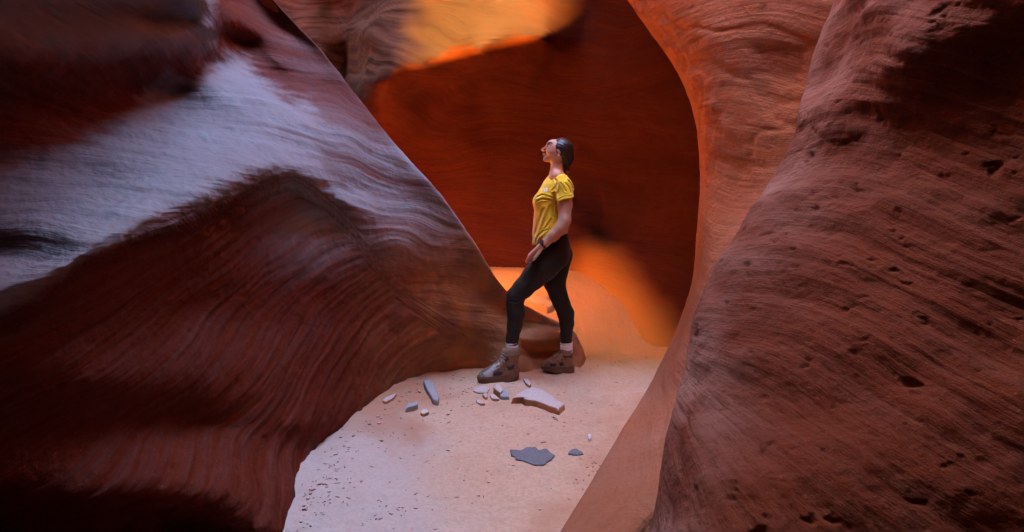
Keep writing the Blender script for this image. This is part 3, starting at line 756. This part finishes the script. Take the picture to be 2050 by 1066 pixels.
for k in range(4):                                                          # palm, then four fingers
    f = (-1.5, -.5, .5, 1.5)[k]
    kn = np.array(J(1066.5 + 1.4 * f, 503.5 + 1.5 * f, -.183 + .0165 * f)); wr = np.array(J(1078 + .8 * f, 493 + 1.2 * f, -.184 + .012 * f))
    hn_.cap(wr, kn, .0135, .0105, .010)
    tip = np.array(J((1053.5, 1052.0, 1053.0, 1057.5)[k], (516.5, 520.0, 522.5, 522.0)[k], -.186 + .020 * f)); mid = (kn * .5 + tip * .5) + np.array([-.004, -.004, .006])
    hn_.chain([(kn, .0102), (mid, .0088), (tip, .0068)], .0035)
hn_.chain([(J(1079, 497, -.200), .012), (J(1074, 505, -.212), .0098), (J(1068.5, 512, -.214), .0085), (J(1065.5, 516.5, -.210), .0072)], .005)      # thumb
nv_, nf_ = hn_.mesh(1)
body = pmesh("body", *join([(V, Fc), (hv, hf), (nv_, nf_)]), SKIN)

# t-shirt
sh = Field(J(1050, 500, -.32), J(1160, 335, .32), 0.004)
sh.column([(XZ(0, p)[1], XZ(f, 0)[0], XZ(k, 0)[0], D0, w) for p, f, k, w in
           ((346, 1103, 1128, .050), (350, 1100, 1131, .070), (355, 1095, 1134, .105), (362, 1090, 1137, .140), (372, 1084, 1140, .165), (385, 1077, 1141, .172), (398, 1072, 1140, .170), (408, 1070, 1138, .165),
            (425, 1069, 1136, .158), (445, 1068, 1135.5, .158), (465, 1067, 1136, .168), (480, 1066, 1136, .172), (494, 1065, 1136, .172))], .02)
for sg in (-1, 1):
    sh.ell(J(1082, 404, sg * .062), (.050, .060, .060), .03)
    sh.chain([(J(1121, 367, sg * .135), .050), (J(1124, 381, sg * .165), .056), (J(1126, 404, sg * .188), .060)], .022)
x0, z0 = XZ(1106, 408); x1, z1 = XZ(1144, 398)
sh.cut(lambda x, y, z: np.where(np.abs(y - D0) > .165 - .4 * np.clip(z - z0, 0, .1), ((z0 + (x - x0) * (z1 - z0) / (x1 - x0)) - z) * 0.95, -1.0) * (z < XZ(0, 385)[1]) - (z >= XZ(0, 385)[1]))
hem = np.array([XZ(p, q) for p, q in ((1050, 499), (1065, 492.5), (1074, 486), (1084, 476), (1092, 470), (1110, 469), (1140, 467), (1170, 466))])
sh.cut(lambda x, y, z: (np.interp(x, hem[:, 0], hem[:, 1]) - z) * 0.8)
nk = XZ(1112, 340)
sh.cut(lambda x, y, z: np.sqrt(((x - nk[0]) / 1.0) ** 2 + ((y - D0) / 1.15) ** 2 + (z - nk[1]) ** 2) * -1 + 0.052)
CR = [(((1132, 356), (1137, 364)), .006, .004), (((1131, 366), (1137, 373), (1141, 381)), .011, .0045), (((1125, 372), (1131, 380), (1135, 390)), .007, .005), (((1116, 371), (1122, 381), (1126, 388)), .010, .0045), (((1108, 364), (1111, 374), (1108, 384)), .007, .006),
      (((1101, 385), (1107, 380), (1110, 372)), .007, .005), (((1074, 397), (1083, 392), (1094, 396), (1104, 399)), .008, .005), (((1104, 392), (1109, 410), (1112, 430)), .010, .007), (((1073, 405), (1082, 401), (1096, 402)), .005, .005),
      (((1112, 403), (1122, 398), (1136, 397)), .004, .004), (((1086, 420), (1077, 445), (1071, 470)), .006, .008), (((1098, 415), (1090, 440), (1078, 468)), .005, .009), (((1100, 440), (1088, 458), (1074, 472)), .007, .006),
      (((1096, 458), (1084, 464), (1074, 474), (1070, 486)), .011, .0045), (((1100, 464), (1090, 467), (1082, 474), (1080, 482)), .010, .004), (((1118, 455), (1126, 462), (1134, 464)), .006, .004), (((1131, 445), (1133, 458)), .005, .004)]
sh.bumpy(lambda x, y, z: crease(CR, x, z, y) + 0.003 * noise(np.stack([x * 22, y * 22, z * 16], -1)))
shirt = pmesh("t_shirt", *sh.mesh(1), M_SHIRT)
def patch(fld, pts, lift=0.0015, th=0.002):
    """small flat print lying on the near surface; pts are photo pixels"""
    ys = [fld.front_y(*XZ(px, py)) for px, py in pts]; m_ = np.median([q for q in ys if q is not None])
    f = [(XZ(px, py)[0], (q if q is not None and abs(q - m_) < .04 else m_) - lift, XZ(px, py)[1]) for (px, py), q in zip(pts, ys)]
    k = [(a, c + th, d) for a, c, d in f]; n = len(pts)
    return f + k, [tuple(range(n)), tuple(range(n, 2 * n))[::-1]] + [(i, (i + 1) % n, (i + 1) % n + n, i + n) for i in range(n)]
pmesh("chest_logo", *join([patch(sh, [(1086, 381), (1088.6, 379.5), (1089, 386), (1086.4, 387)], .003), patch(sh, [(1089.8, 379.5), (1093.6, 379.2), (1093.2, 382), (1090, 382.6)], .003), patch(sh, [(1090, 384), (1093, 383.4), (1092.2, 387), (1089.8, 387)], .003)]), M_WHITE, shirt, False)

# leggings
lg = Field(J(1000, 700, -.26), J(1155, 455, .26), 0.005)
lg.column([(XZ(0, p)[1], XZ(f, 0)[0], XZ(k, 0)[0], D0, w) for p, f, k, w in
           ((460, 1090, 1132, .135), (470, 1089, 1135, .145), (482, 1086, 1139, .16), (495, 1084, 1141.5, .17), (508, 1083, 1141.5, .172), (520, 1086, 1139, .168), (530, 1092, 1134, .15))], .03)
lg.chain([(J(1106, 512, -.085), .100), (J(1088, 532, -.088), .094), (J(1068, 552, -.088), .081), (J(1047, 574, -.09), .068), (J(1032, 589, -.09), .0595), (J(1031, 604, -.09), .057), (J(1033, 624, -.09), .0575), (J(1030, 648, -.088), .049), (J(1026, 670, -.086), .041), (J(1024.5, 686, -.086), .0405)], .02)
lg.chain([(J(1121, 512, .085), .098), (J(1114, 545, .083), .086), (J(1112, 568, .08), .076), (J(1119, 592, .08), .063), (J(1126, 610, .08), .058), (J(1135, 632, .08), .057), (J(1137, 652, .08), .050), (J(1136, 675, .08), .040), (J(1136.5, 694, .08), .039)], .02)
CL = [(((1054, 520), (1072, 532), (1089, 542), (1095, 536)), .0035, .0025), (((1095, 536), (1104, 522), (1112, 512)), .0035, .0025), (((1070, 552), (1050, 572), (1035, 588)), .003, .003),
      (((1046, 596), (1034, 600), (1020, 597)), .005, .004), (((1044, 603), (1034, 606)), .004, .004), (((1016, 676), (1034, 680)), .003, .003), (((1090, 560), (1082, 555), (1074, 545)), .005, .006)]
lg.bumpy(lambda x, y, z: crease(CL, x, z, y) + 0.0012 * noise(np.stack([x * 30, y * 30, z * 60], -1)))
leggings = pmesh("leggings", *lg.mesh(1), M_LEGG)

# hair
hr = Field(J(1098, 362, -.12), J(1165, 272, .12), 0.003)
hr.ell(J(1124.5, 300.5), (.084, .081, .082), .015, 0.2)
hr.ell(J(1134, 317), (.054, .060, .052), .02)
hr.chain([(J(1134, 330), .030), (J(1133, 339), .020), (J(1133, 347), .016), (J(1134, 354, -.01), .009)], .012)
hl = XZ(1112, 290)
hr.cut(lambda x, y, z: (hl[0] - x) + 0.16 * (z - hl[1]) + 0.9 * np.clip(hl[1] - .055 - z, 0, 1) + 0.006 * np.sin(z * 130) * (np.abs(y - D0) > .03) - 0.012 * sstep(.03, 0, np.abs(y - D0)))
hr.bumpy(lambda x, y, z: 0.0011 * np.sin((x * .55 + z) * 300 + 3 * noise(np.stack([x * 20, y * 20, z * 20], -1))) )
hair = pmesh("hair", *hr.mesh(1), M_HAIR)
def eyes(sg):
    q = []
    c = J(1098.2, 295.3, sg * .036)
    u = [(c[0] + .0115 * math.cos(a) * math.sin(t), c[1] + .0115 * math.sin(a) * math.sin(t), c[2] + .0095 * math.cos(t)) for t in np.linspace(0, math.pi, 9) for a in np.linspace(0, 2 * math.pi, 13)[:-1]]
    f = [(i * 12 + j, i * 12 + (j + 1) % 12, (i + 1) * 12 + (j + 1) % 12, (i + 1) * 12 + j) for i in range(8) for j in range(12)]
    return u, f
for sg in (-1, 1):
    pmesh("eye", *eyes(sg), M_EYE)
    pmesh("eyelash", *tube([J(1094.4, 296.1, sg * .043), J(1096.4, 293.3, sg * .049), J(1099.4, 293.0, sg * .051), J(1101.8, 295.2, sg * .050)], [.001, .0022, .0022, .001]), M_BROW)
    pmesh("iris", *tube([J(1094.9, 294.5, sg * .044), J(1095.8, 296.3, sg * .0455)], .0030), M_BROW)
    pmesh("eyebrow", *tube([J(1094.6, 290.6, sg * .026), J(1097.6, 287.6, sg * .042), J(1101.5, 287.4, sg * .050), J(1105.0, 290.4, sg * .0555)], [.0018, .0028, .0025, .001]), M_BROW)
pmesh("lips", *join([tube([J(1091.8, 309.6, -.0225), J(1088.6, 307.9, -.012), J(1086.9, 307.9, 0), J(1088.6, 307.9, .012), J(1091.8, 309.6, .0225)], [.001, .0032, .0040, .0032, .001]),
                    tube([J(1091.8, 310.2, -.020), J(1088.8, 311.0, -.012), J(1087.2, 311.2, 0), J(1088.8, 311.0, .012), J(1091.8, 310.2, .020)], [.001, .0034, .0042, .0034, .001])]), M_LIP)
ec = J(1116.6, 314.0, -.078)
pmesh("earring", *tube([(ec[0], ec[1] - .006, ec[2]), (ec[0], ec[1] + .006, ec[2])], .0055, 10), M_WHITE)

# wrist watch
wa, wb = np.array(J(1087.5, 485.5, -.19)), np.array(J(1081, 490.5, -.187)); ax_ = (wb - wa) / np.linalg.norm(wb - wa)
u_ = np.cross(ax_, [0, 1, 0]); u_ /= np.linalg.norm(u_); w_ = np.cross(ax_, u_)
V = []; seg = 20
for t, r in ((-.0095, .0262), (-.0095, .0285), (.0095, .0275), (.0095, .0248)):
    for k in range(seg):
        a = 2 * math.pi * k / seg; V.append(tuple((wa + wb) / 2 + ax_ * t + (u_ * math.cos(a) + w_ * math.sin(a)) * r))
Fc = [(i * seg + k, i * seg + (k + 1) % seg, ((i + 1) % 4) * seg + (k + 1) % seg, ((i + 1) % 4) * seg + k) for i in range(4) for k in range(seg)]
watch = pmesh("wrist_watch", V, Fc, M_BLACK)
ctr = (wa + wb) / 2 + (-u_ * .75 + np.array([0, -1, 0]) * .66) * .029
nn = (ctr - (wa + wb) / 2); nn /= np.linalg.norm(nn); s1_ = ax_; s2_ = np.cross(nn, s1_)
V = [tuple(ctr + s1_ * a * .016 + s2_ * c_ * .014 + nn * e) for e in (-.003, .004) for a, c_ in ((-1, -.7), (-.7, -1), (.7, -1), (1, -.7), (1, .7), (.7, 1), (-.7, 1), (-1, .7))]
pmesh("watch_face", V, [tuple(range(8))[::-1], tuple(range(8, 16))] + [(i, (i + 1) % 8, (i + 1) % 8 + 8, i + 8) for i in range(8)], M_BLACK, watch, False)

# socks and boots
def sock(px0, px1, py0, py1, dy, lean):
    rows = []; V = []; seg = 24; n = 26
    for i in range(n):
        t = i / (n - 1); py = py0 + (py1 - py0) * t; c = (px0 + px1) / 2 + lean * t
        a = (px1 - px0) / 2 / F * D0 * (1 + .045 * math.sin(t * 26)); q = J(c, py, dy)
        for k in range(seg):
            an = 2 * math.pi * k / seg; V.append((q[0] + a * math.cos(an), q[1] + a * .95 * math.sin(an), q[2] + .003 * math.cos(an)))
    return V, [(i * seg + k, (i + 1) * seg + k, (i + 1) * seg + (k + 1) % seg, i * seg + (k + 1) % seg) for i in range(n - 1) for k in range(seg)]
pmesh("sock", *sock(1011.5, 1036.5, 680, 704, -.086, 1), M_SOCK)
pmesh("sock", *sock(1124, 1149, 691, 716, .08, 0), M_SOCK)

def boot(rows, sole_rows, dy, tilt, spots, laces, toe):
    """tilt turns the toe towards the camera"""
    xs = [XZ(r[1], 0)[0] for r in rows] ; xb = XZ(rows[-1][2], 0)[0]
    def yc(px): return D0 + dy + tilt * (px - rows[-1][2]) / F * D0
    def fld(rws, h, k=.012, pw=2.6, grow=0):
        xl = XZ(min(r[1] for r in rws) - 8, 0)[0]; xh = XZ(max(r[2] for r in rws) + 8, 0)[0]
        zl = XZ(0, max(r[0] for r in rws) + 6)[1]; zh = XZ(0, min(r[0] for r in rws) - 6)[1]
        f_ = Field((xl, D0 + dy - .16, zl), (xh, D0 + dy + .14, zh), h)
        t = np.array(sorted([(XZ(0, p)[1], XZ(a, 0)[0] - grow, XZ(c_, 0)[0] + grow, w + grow) for p, a, c_, w in rws]))
        g = np.meshgrid(*f_.ax, indexing='ij'); x, y, z = g
        zc = np.clip(z, t[0, 0], t[-1, 0]); a0, a1, w = (np.interp(zc, t[:, 0], t[:, j]) for j in (1, 2, 3))
        cx_, aa = (a0 + a1) / 2, (a1 - a0) / 2
        yy = y - (D0 + dy + tilt * (x - xb))
        u = (x - cx_) / aa
        ww = w * (1 - .10 * np.exp(-((u - .15) / .3) ** 2) * (aa > .08)) * (1 + .08 * np.exp(-((u + .55) / .3) ** 2) * (aa > .08))
        q = (np.abs(u) ** pw + np.abs(yy / ww) ** pw) ** (1 / pw)
        d = (q - 1) * np.minimum(aa, ww); dz = np.abs(z - zc)
        f_.v = np.where(dz > 0, np.sqrt(np.maximum(d, 0) ** 2 + dz ** 2), d)
        return f_, yc
    f_, _ = fld(rows, .0028)
    f_.bumpy(lambda x, y, z: 0.0022 * noise(np.stack([x * 45, y * 30, z * 45], -1)) + crease(spots[2], x, z, y))
    up = pmesh("boot", *f_.mesh(1), M_BOOT)
    s_, _ = fld(sole_rows, .003, pw=2.8)
    s_.bumpy(lambda x, y, z: .0035 * np.clip(np.sin(x * 330), -.3, .8) * (z < XZ(0, sole_rows[-1][0] - 5)[1]))
    pmesh("sole", *s_.mesh(0), M_SOLE, up)
    # coloured panels: thin shells lifted off the upper
    for nm, mat_, polys in (("side_panel", M_MESHF, spots[0]), ("toe_cap", M_TOE, spots[1])):
        parts = []
        for poly in polys:
            cx_, cy_ = np.mean([p[0] for p in poly]), np.mean([p[1] for p in poly])
            rings = [[(cx_ + (p[0] - cx_) * s__, cy_ + (p[1] - cy_) * s__) for p in poly] for s__ in (1.0, .75, .5, .25)]
            V = []
            for j, rg in enumerate(rings):
                for (px, py) in rg:
                    y = f_.front_y(*XZ(px, py)); y = y if y is not None else yc(px) - .03
                    V.append((XZ(px, py)[0], y - (.0005 if j == 0 else .0022), XZ(px, py)[1]))
            n = len(poly); Fc = [(i * n + k, i * n + (k + 1) % n, (i + 1) * n + (k + 1) % n, (i + 1) * n + k) for i in range(3) for k in range(n)] + [tuple(3 * n + k for k in range(n))]
            parts.append((V, Fc))
        if parts: pmesh(nm, *join(parts), mat_, up)
    lp = []
    for (a, c_) in laces:
        ya = f_.front_y(*XZ(*a)); yb_ = f_.front_y(*XZ(*c_)); ya = (ya if ya is not None else yc(a[0])) - .002; yb_ = (yb_ if yb_ is not None else yc(c_[0])) - .003
        A = Vector((XZ(*a)[0], ya, XZ(*a)[1])); B = Vector((XZ(*c_)[0], yb_, XZ(*c_)[1]))
        lp.append(tube([A, (A + B) / 2 + Vector((-.002, -.004, .002)), B], .0024))
    for loop in toe:
        lp.append(tube([J(px, py, dy - .045 + q) for px, py, q in loop], .0019))
    pmesh("laces", *join(lp), M_LACE, up)
    return up
boot([(690, 1008, 1036, .040), (695, 1004, 1039, .046), (702, 1003, 1040, .050), (710, 999, 1038, .051), (716, 992, 1037, .051), (722, 982, 1037, .052), (728, 968, 1037, .053), (734, 962, 1037, .054), (745, 960.5, 1037, .055)],
     [(737, 959, 1038.5, .057), (741, 958.5, 1039, .060), (746, 960, 1039, .060), (750, 963, 1037, .058), (754, 968, 1030, .055)], -.095, .30,
     ([[(990, 731), (998, 728.5), (1008, 731), (1006, 736), (996, 738), (989, 736)], [(1014, 720), (1022, 722), (1030, 718), (1028, 727), (1018, 729)], [(1010, 704), (1018, 702), (1020, 709), (1012, 712)]],
      [[(964, 731), (968, 726.5), (980, 725), (992, 716), (1001, 712), (1004, 720), (990, 728), (989, 737), (978, 741), (964, 738)]],
      [(((1005, 700), (1020, 704), (1038, 702)), .003, .003), (((1012, 714), (1024, 716), (1034, 712)), .003, .003), (((1026, 733), (1033, 722), (1036, 716)), .003, .003)]),
     [((984, 724), (992, 729)), ((988, 720), (997, 726)), ((993, 716), (1002, 722)), ((998, 711), (1007, 717)), ((1002, 706), (1011, 712)), ((1004, 700), (1013, 706)), ((1005, 696), (1014, 700)), ((1007, 717), (1004, 706)), ((1011, 712), (1005, 700))],
     [[(1003, 712, 0), (992, 703, -.01), (984, 706, -.014), (985, 711, -.014), (995, 709, -.01), (1003, 712, 0)], [(1003, 712, 0), (1008, 722, -.012), (1011, 716, -.012), (1004, 710, 0)], [(1003, 710, 0), (1000, 721, -.016), (1001, 727, -.016)]])
boot([(704, 1123, 1147, .040), (710, 1120, 1149, .044), (716, 1116, 1150, .048), (722, 1104, 1150, .050), (726, 1094, 1150, .052), (731, 1087, 1150, .052), (736, 1084.5, 1150.5, .052), (744, 1085, 1151, .052)],
     [(737, 1083, 1151.5, .055), (742, 1084, 1152.5, .056), (746, 1090, 1153, .056), (749, 1100, 1153.5, .055), (752, 1118, 1153, .052)], .085, .12,
     ([[(1100, 731), (1107, 728), (1115, 731), (1113, 736), (1103, 736)], [(1119, 729), (1127, 727), (1131, 733), (1123, 736)], [(1126, 713), (1138, 716), (1147, 714), (1146, 720), (1130, 719)]], [],
      [(((1126, 722), (1136, 724), (1148, 720)), .003, .003), (((1130, 738), (1140, 728), (1147, 724)), .003, .003)]),
     [((1101, 724), (1108, 729)), ((1106, 721), (1113, 727)), ((1111, 717), (1119, 723)), ((1116, 713), (1123, 719)), ((1119, 709), (1126, 714))],
     [[(1112, 722, 0), (1107, 712, -.01), (1110, 708, -.012), (1116, 716, 0)], [(1114, 718, 0), (1118, 710, -.01), (1122, 714, -.01), (1116, 722, 0)]])

# ------------------------------------------------------------------ stones on the sand
def on_ground(px, py, lift=0.0):
    d = 1076.0 / max(py - 450.0, 1)
    lo_, hi_ = 0.5, 9.0
    for _ in range(40):
        m_ = (lo_ + hi_) / 2; x, z = (px - 1025.0) / F * m_, CAM_Z - (py - 450.0) / F * m_
        if z > float(ground_z(x, m_)) + lift: lo_ = m_
        else: hi_ = m_
    return np.array([(px - 1025.0) / F * lo_, lo_, CAM_Z - (py - 450.0) / F * lo_])
def stone_mat(name, col, top):
    m = NT(name)
    n1 = m.noise(m.co, 30, 5, 0.65); n2 = m.noise(m.co, 160, 3, 0.7)
    g_ = m.n("ShaderNodeNewGeometry"); sx = m.n("ShaderNodeSeparateXYZ"); m.l(g_.outputs["Normal"], sx.inputs[0])
    c = m.mix(m.ramp(m.math('ADD', sx.outputs[2], m.math('MULTIPLY', n1, 0.5)), [(0.75, 0.0), (1.0, 1.0)]), col, top)     # dust lies on what faces up
    c = m.mix(m.ramp(n2, [(0.4, 0.4), (0.6, 0.0)]), c, tuple(0.5 * v for v in col))
    m.l(c, m.b.inputs["Base Color"]); m.b.inputs["Roughness"].default_value = 0.85; m.b.inputs["Specular IOR Level"].default_value = 0.25
    m.l(m.bump(n2, 0.4, 0.003, m.bump(n1, 0.5, 0.008)), m.b.inputs["Normal"])
    return m.m
ST_PALE = stone_mat("dusty_sandstone", (0.40, 0.15, 0.06), (0.74, 0.60, 0.53))
ST_GREY = stone_mat("grey_stone", (0.27, 0.20, 0.17), (0.46, 0.43, 0.42))
ST_MUD = stone_mat("damp_grey_stone", (0.16, 0.13, 0.12), (0.21, 0.20, 0.21))
ST_WHITE = stone_mat("white_pebble", (0.7, 0.66, 0.6), (0.85, 0.83, 0.8))
ST_OCHRE = stone_mat("ochre_stone", (0.36, 0.16, 0.05), (0.56, 0.27, 0.09))
def stone(label, outline, h, mat, dome=0.15, rough=0.006, tilt=0.0, name="stone", cat="stone", group=None, flare=1.06):
    top = np.array([on_ground(px, py, h) for px, py in outline])
    # resample the outline finely, with a broken edge
    n = len(top); per = []
    m_ = 5 if n > 6 else 7
    for i in range(n):
        for t in np.arange(m_) / m_:
            p0, p1, p2, p3 = top[i - 1], top[i], top[(i + 1) % n], top[(i + 2) % n]
            cr = 0.5 * ((2 * p1) + (-p0 + p2) * t + (2 * p0 - 5 * p1 + 4 * p2 - p3) * t * t + (-p0 + 3 * p1 - 3 * p2 + p3) * t ** 3)
            per.append(0.65 * (p1 + (p2 - p1) * t) + 0.35 * cr)
    per = np.array(per); c = per.mean(0); size = np.abs(per - c).max()
    gz = float(ground_z(c[0], c[1])); V = []; rings = []
    for s_, zz in ((flare, -0.02), (flare, 0.0), (1.03, 0.45), (1.0, 0.88), (0.93, 1.0), (0.72, 1.0 + dome * .6), (0.45, 1.0 + dome), (0.18, 1.0 + dome)):
        r = c + (per - c) * s_
        base = np.array([float(ground_z(a, b)) for a, b, _ in r])
        r[:, 2] = base + (h * zz if zz > 0 else zz * 1.0) + (tilt * (r[:, 0] - c[0]) if zz > 0 else 0)
        nz = noise(r * (0.9 / max(size, 0.02)) * 2.2 + 5.1 * len(outline)) + 0.5 * noise(r * 60)
        dirv = (per - c) / (np.linalg.norm(per - c, axis=1)[:, None] + 1e-6)
        r[:, :2] += dirv[:, :2] * (nz * rough)[:, None] * (1 if s_ > .9 else 0)
        r[:, 2] += nz * rough * 0.6 * (1 if zz > 0.3 else 0)
        rings.append(r)
    k = len(per); V = np.concatenate(rings + [rings[-1].mean(0)[None]])
    Fc = [(i * k + j, i * k + (j + 1) % k, (i + 1) * k + (j + 1) % k, (i + 1) * k + j) for i in range(len(rings) - 1) for j in range(k)]
    Fc += [((len(rings) - 1) * k + j, (len(rings) - 1) * k + (j + 1) % k, len(rings) * k) for j in range(k)]
    o0 = np.array([c[0], c[1], gz])
    o = mesh_obj(name, V - o0, Fc, mat, None, True); o.location = o0
    return tag(o, label, cat, group)
G = "loose stones lying on the sand by the boots"
stone("large flat pinkish sandstone slab with a broken orange front edge, in front of the boots", [(1026, 797), (1035, 787), (1052, 778), (1068, 775), (1085, 780), (1105, 792), (1122, 803), (1128, 807), (1117, 817), (1098, 812), (1075, 803), (1052, 799), (1046, 795)], .036, ST_PALE, .08, .007, group=G)
stone("pale topped stone with a dark red left face, beside the grey stone", [(988, 776), (993, 769), (1001, 771), (1007, 781), (1001, 786), (994, 782)], .038, ST_PALE, .1, .004, group=G)
stone("light grey angular stone touching the left end of the large slab", [(1000, 787), (1007, 779), (1016, 779), (1019, 794), (1010, 794), (1001, 793)], .022, ST_GREY, .2, .003, group=G)
stone("small rounded brown stone left of the pale topped stone", [(966, 790), (971, 787), (976, 789), (976, 795), (971, 796)], .016, ST_PALE, .3, .003, group=G)
stone("small tan wedge of stone just below the grey stone", [(981, 791), (988, 789), (995, 794), (999, 799), (985, 798)], .014, ST_PALE, .2, .003, group=G)
stone("thin dark red sliver of stone, the lowest of the stones left of the slab", [(953, 799), (960, 801), (970, 807), (962, 808), (955, 805)], .010, ST_PALE, .1, .002, group=G)
stone("half buried pale stone slab farthest left in the cluster below the front boot", [(948, 782), (957, 775), (968, 772), (980, 777), (974, 786), (958, 786)], .009, ST_PALE, .2, .003, group=G)
stone("small broken chip of sandstone behind the large slab, below the gap between the boots", [(1048, 759), (1057, 760), (1063, 768), (1060, 772), (1053, 767)], .016, ST_PALE, .1, .003, group=G)
G2 = "stones beside the foot of the left wall"
stone("long narrow blue grey stone lying near the left wall", [(848, 762), (857, 759), (867, 764), (872, 778), (879, 794), (877, 801), (866, 798), (858, 784)], .030, ST_GREY, .15, .004, group=G2)
stone("small notched grey and brown stone below left of the long grey stone", [(812, 819), (817, 805), (824, 808), (835, 803), (836, 810), (821, 815)], .022, ST_GREY, .1, .003, group=G2)
stone("small pointed white and pink stone below the long grey stone", [(842, 826), (846, 818), (855, 820), (858, 824), (849, 829)], .016, ST_PALE, .2, .003, group=G2)
stone("thin flake of sandstone leaning against the foot of the left wall", [(766, 801), (775, 794), (793, 788), (788, 796), (774, 804)], .014, ST_PALE, .1, .003, group=G2)
stone("ragged dark grey slab showing flush through the sand in front", [(1023, 900), (1041, 902), (1051, 898), (1064, 894), (1073, 896), (1077, 901), (1086, 902), (1091, 898), (1100, 903), (1111, 911), (1105, 917), (1096, 923), (1091, 929), (1075, 931), (1060, 927), (1049, 922), (1034, 919), (1032, 914), (1024, 912)], .006, ST_MUD, .1, .007, flare=1.0)
stone("small grey scrap of stone showing through the sand right of the ragged slab", [(1138, 908), (1143, 900), (1152, 898), (1160, 901), (1168, 908), (1155, 911)], .006, ST_MUD, .1, .004, flare=1.0)
stone("small white pebble alone on the sand near the right wall", [(1176, 872), (1180, 869), (1184, 871), (1184, 877), (1179, 879)], .014, ST_WHITE, .4, .002)
stone("flat ochre rock on the glowing sand behind the woman's legs", [(1053, 598), (1060, 592), (1085, 593), (1098, 599), (1109, 605), (1106, 612), (1096, 615), (1080, 609), (1067, 605)], .060, ST_OCHRE, .05, .008, name="rock", cat="rock")

# bits of twig and grit blown over the sand
rr = random.Random(5)
M_TWIG = simple_mat("dry_twig", (0.10, 0.055, 0.035), 0.9, 0.1, 80, 0.5)
parts = []
def twig(px, py, L, a, r=0.0012, curl=0.0):
    p = on_ground(px, py); q = [];
    for t in (-.5, -.17, .17, .5):
        aa = a + curl * t; x, y = p[0] + math.cos(aa) * L * t, p[1] + math.sin(aa) * L * t
        q.append((x, y, float(ground_z(x, y)) + r * .8 + 0.002 + abs(t) * 0.004 * rr.random()))
    return tube(q, [r * .6, r, r, r * .5], 4)
clusters = [(700, 905, 60, 45, 26), (780, 900, 40, 30, 18), (640, 960, 50, 40, 14), (950, 775, 60, 14, 26), (905, 800, 40, 25, 22), (870, 830, 50, 30, 16), (1190, 930, 30, 25, 18), (1230, 740, 60, 20, 14), (1000, 860, 150, 60, 16),
            (900, 950, 160, 60, 24), (1000, 1010, 150, 45, 16), (760, 1000, 110, 50, 26), (690, 960, 25, 12, 14), (800, 1030, 20, 10, 10), (1130, 800, 60, 40, 18), (1200, 700, 40, 16, 12)]
for cx_, cy_, sx_, sy_, n in clusters:
    for _ in range(n):
        px, py = rr.gauss(cx_, sx_), rr.gauss(cy_, sy_)
        if py < 700 or py > 1100: continue
        k = (py - 450) / 400
        parts.append(twig(px, py, rr.uniform(.004, .020) * rr.choice((.6, 1, 1, 1.5)), rr.uniform(0, 6.3), rr.uniform(.0008, .0017), rr.uniform(-1.5, 1.5)))
tag(mesh_obj("debris", *join(parts), M_TWIG), kind="stuff")
tw = join([twig(1109, 840, .075, -1.3, .0018, .6), twig(1112, 838, .055, -0.95, .0015, -.4)])
tag(mesh_obj("twig", *tw, M_TWIG), "forked dry twig lying on the sand just in front of the large slab", "twig")

# rubble shed from the foot of the walls
parts = []
def lump(p, r):
    seed = rr.uniform(0, 50); V = []; Fc = []
    sq = (rr.uniform(.8, 1.5), rr.uniform(.7, 1.2), rr.uniform(.5, .8)); ang = rr.uniform(0, 6.3)
    for i in range(5):
        th = math.pi * i / 4
        for k in range(7):
            a = 2 * math.pi * k / 7
            q = np.array([math.sin(th) * math.cos(a) * sq[0], math.sin(th) * math.sin(a) * sq[1], math.cos(th) * sq[2]])
            q = q * r * (1 + 0.5 * float(noise(q * 1.7 + seed)))
            V.append((p[0] + q[0] * math.cos(ang) - q[1] * math.sin(ang), p[1] + q[0] * math.sin(ang) + q[1] * math.cos(ang), p[2] + r * .25 + q[2]))
    return V, [(i * 7 + k, i * 7 + (k + 1) % 7, (i + 1) * 7 + (k + 1) % 7, (i + 1) * 7 + k) for i in range(4) for k in range(7)]
base_line = [(1040, 748), (960, 745), (900, 750), (860, 758), (820, 780), (790, 802), (740, 842), (695, 880), (650, 925), (612, 1000), (585, 1066)]
for _ in range(150):
    i = rr.randrange(len(base_line) - 1); t = rr.random(); (ax_, ay), (bx, by) = base_line[i], base_line[i + 1]
    off_ = abs(rr.gauss(0, 16)); px, py = ax_ + (bx - ax_) * t + off_ * 1.1, ay + (by - ay) * t + off_ * .5
    if ((px - 1000) / 60) ** 2 + ((py - 745) / 22) ** 2 < 1: continue
    parts.append(lump(on_ground(px, py), rr.choice((.003, .003, .004, .005, .008))))
for cx_, cy_, sx_, sy_, n in ((985, 790, 40, 14, 26), (865, 800, 30, 24, 18), (1200, 900, 40, 40, 20), (1090, 830, 50, 20, 12), (950, 900, 160, 90, 34)):
    for _ in range(n):
        parts.append(lump(on_ground(rr.gauss(cx_, sx_), rr.gauss(cy_, sy_)), rr.choice((.002, .003, .003, .005))))
tag(mesh_obj("rubble", *join(parts), ST_PALE), kind="stuff")
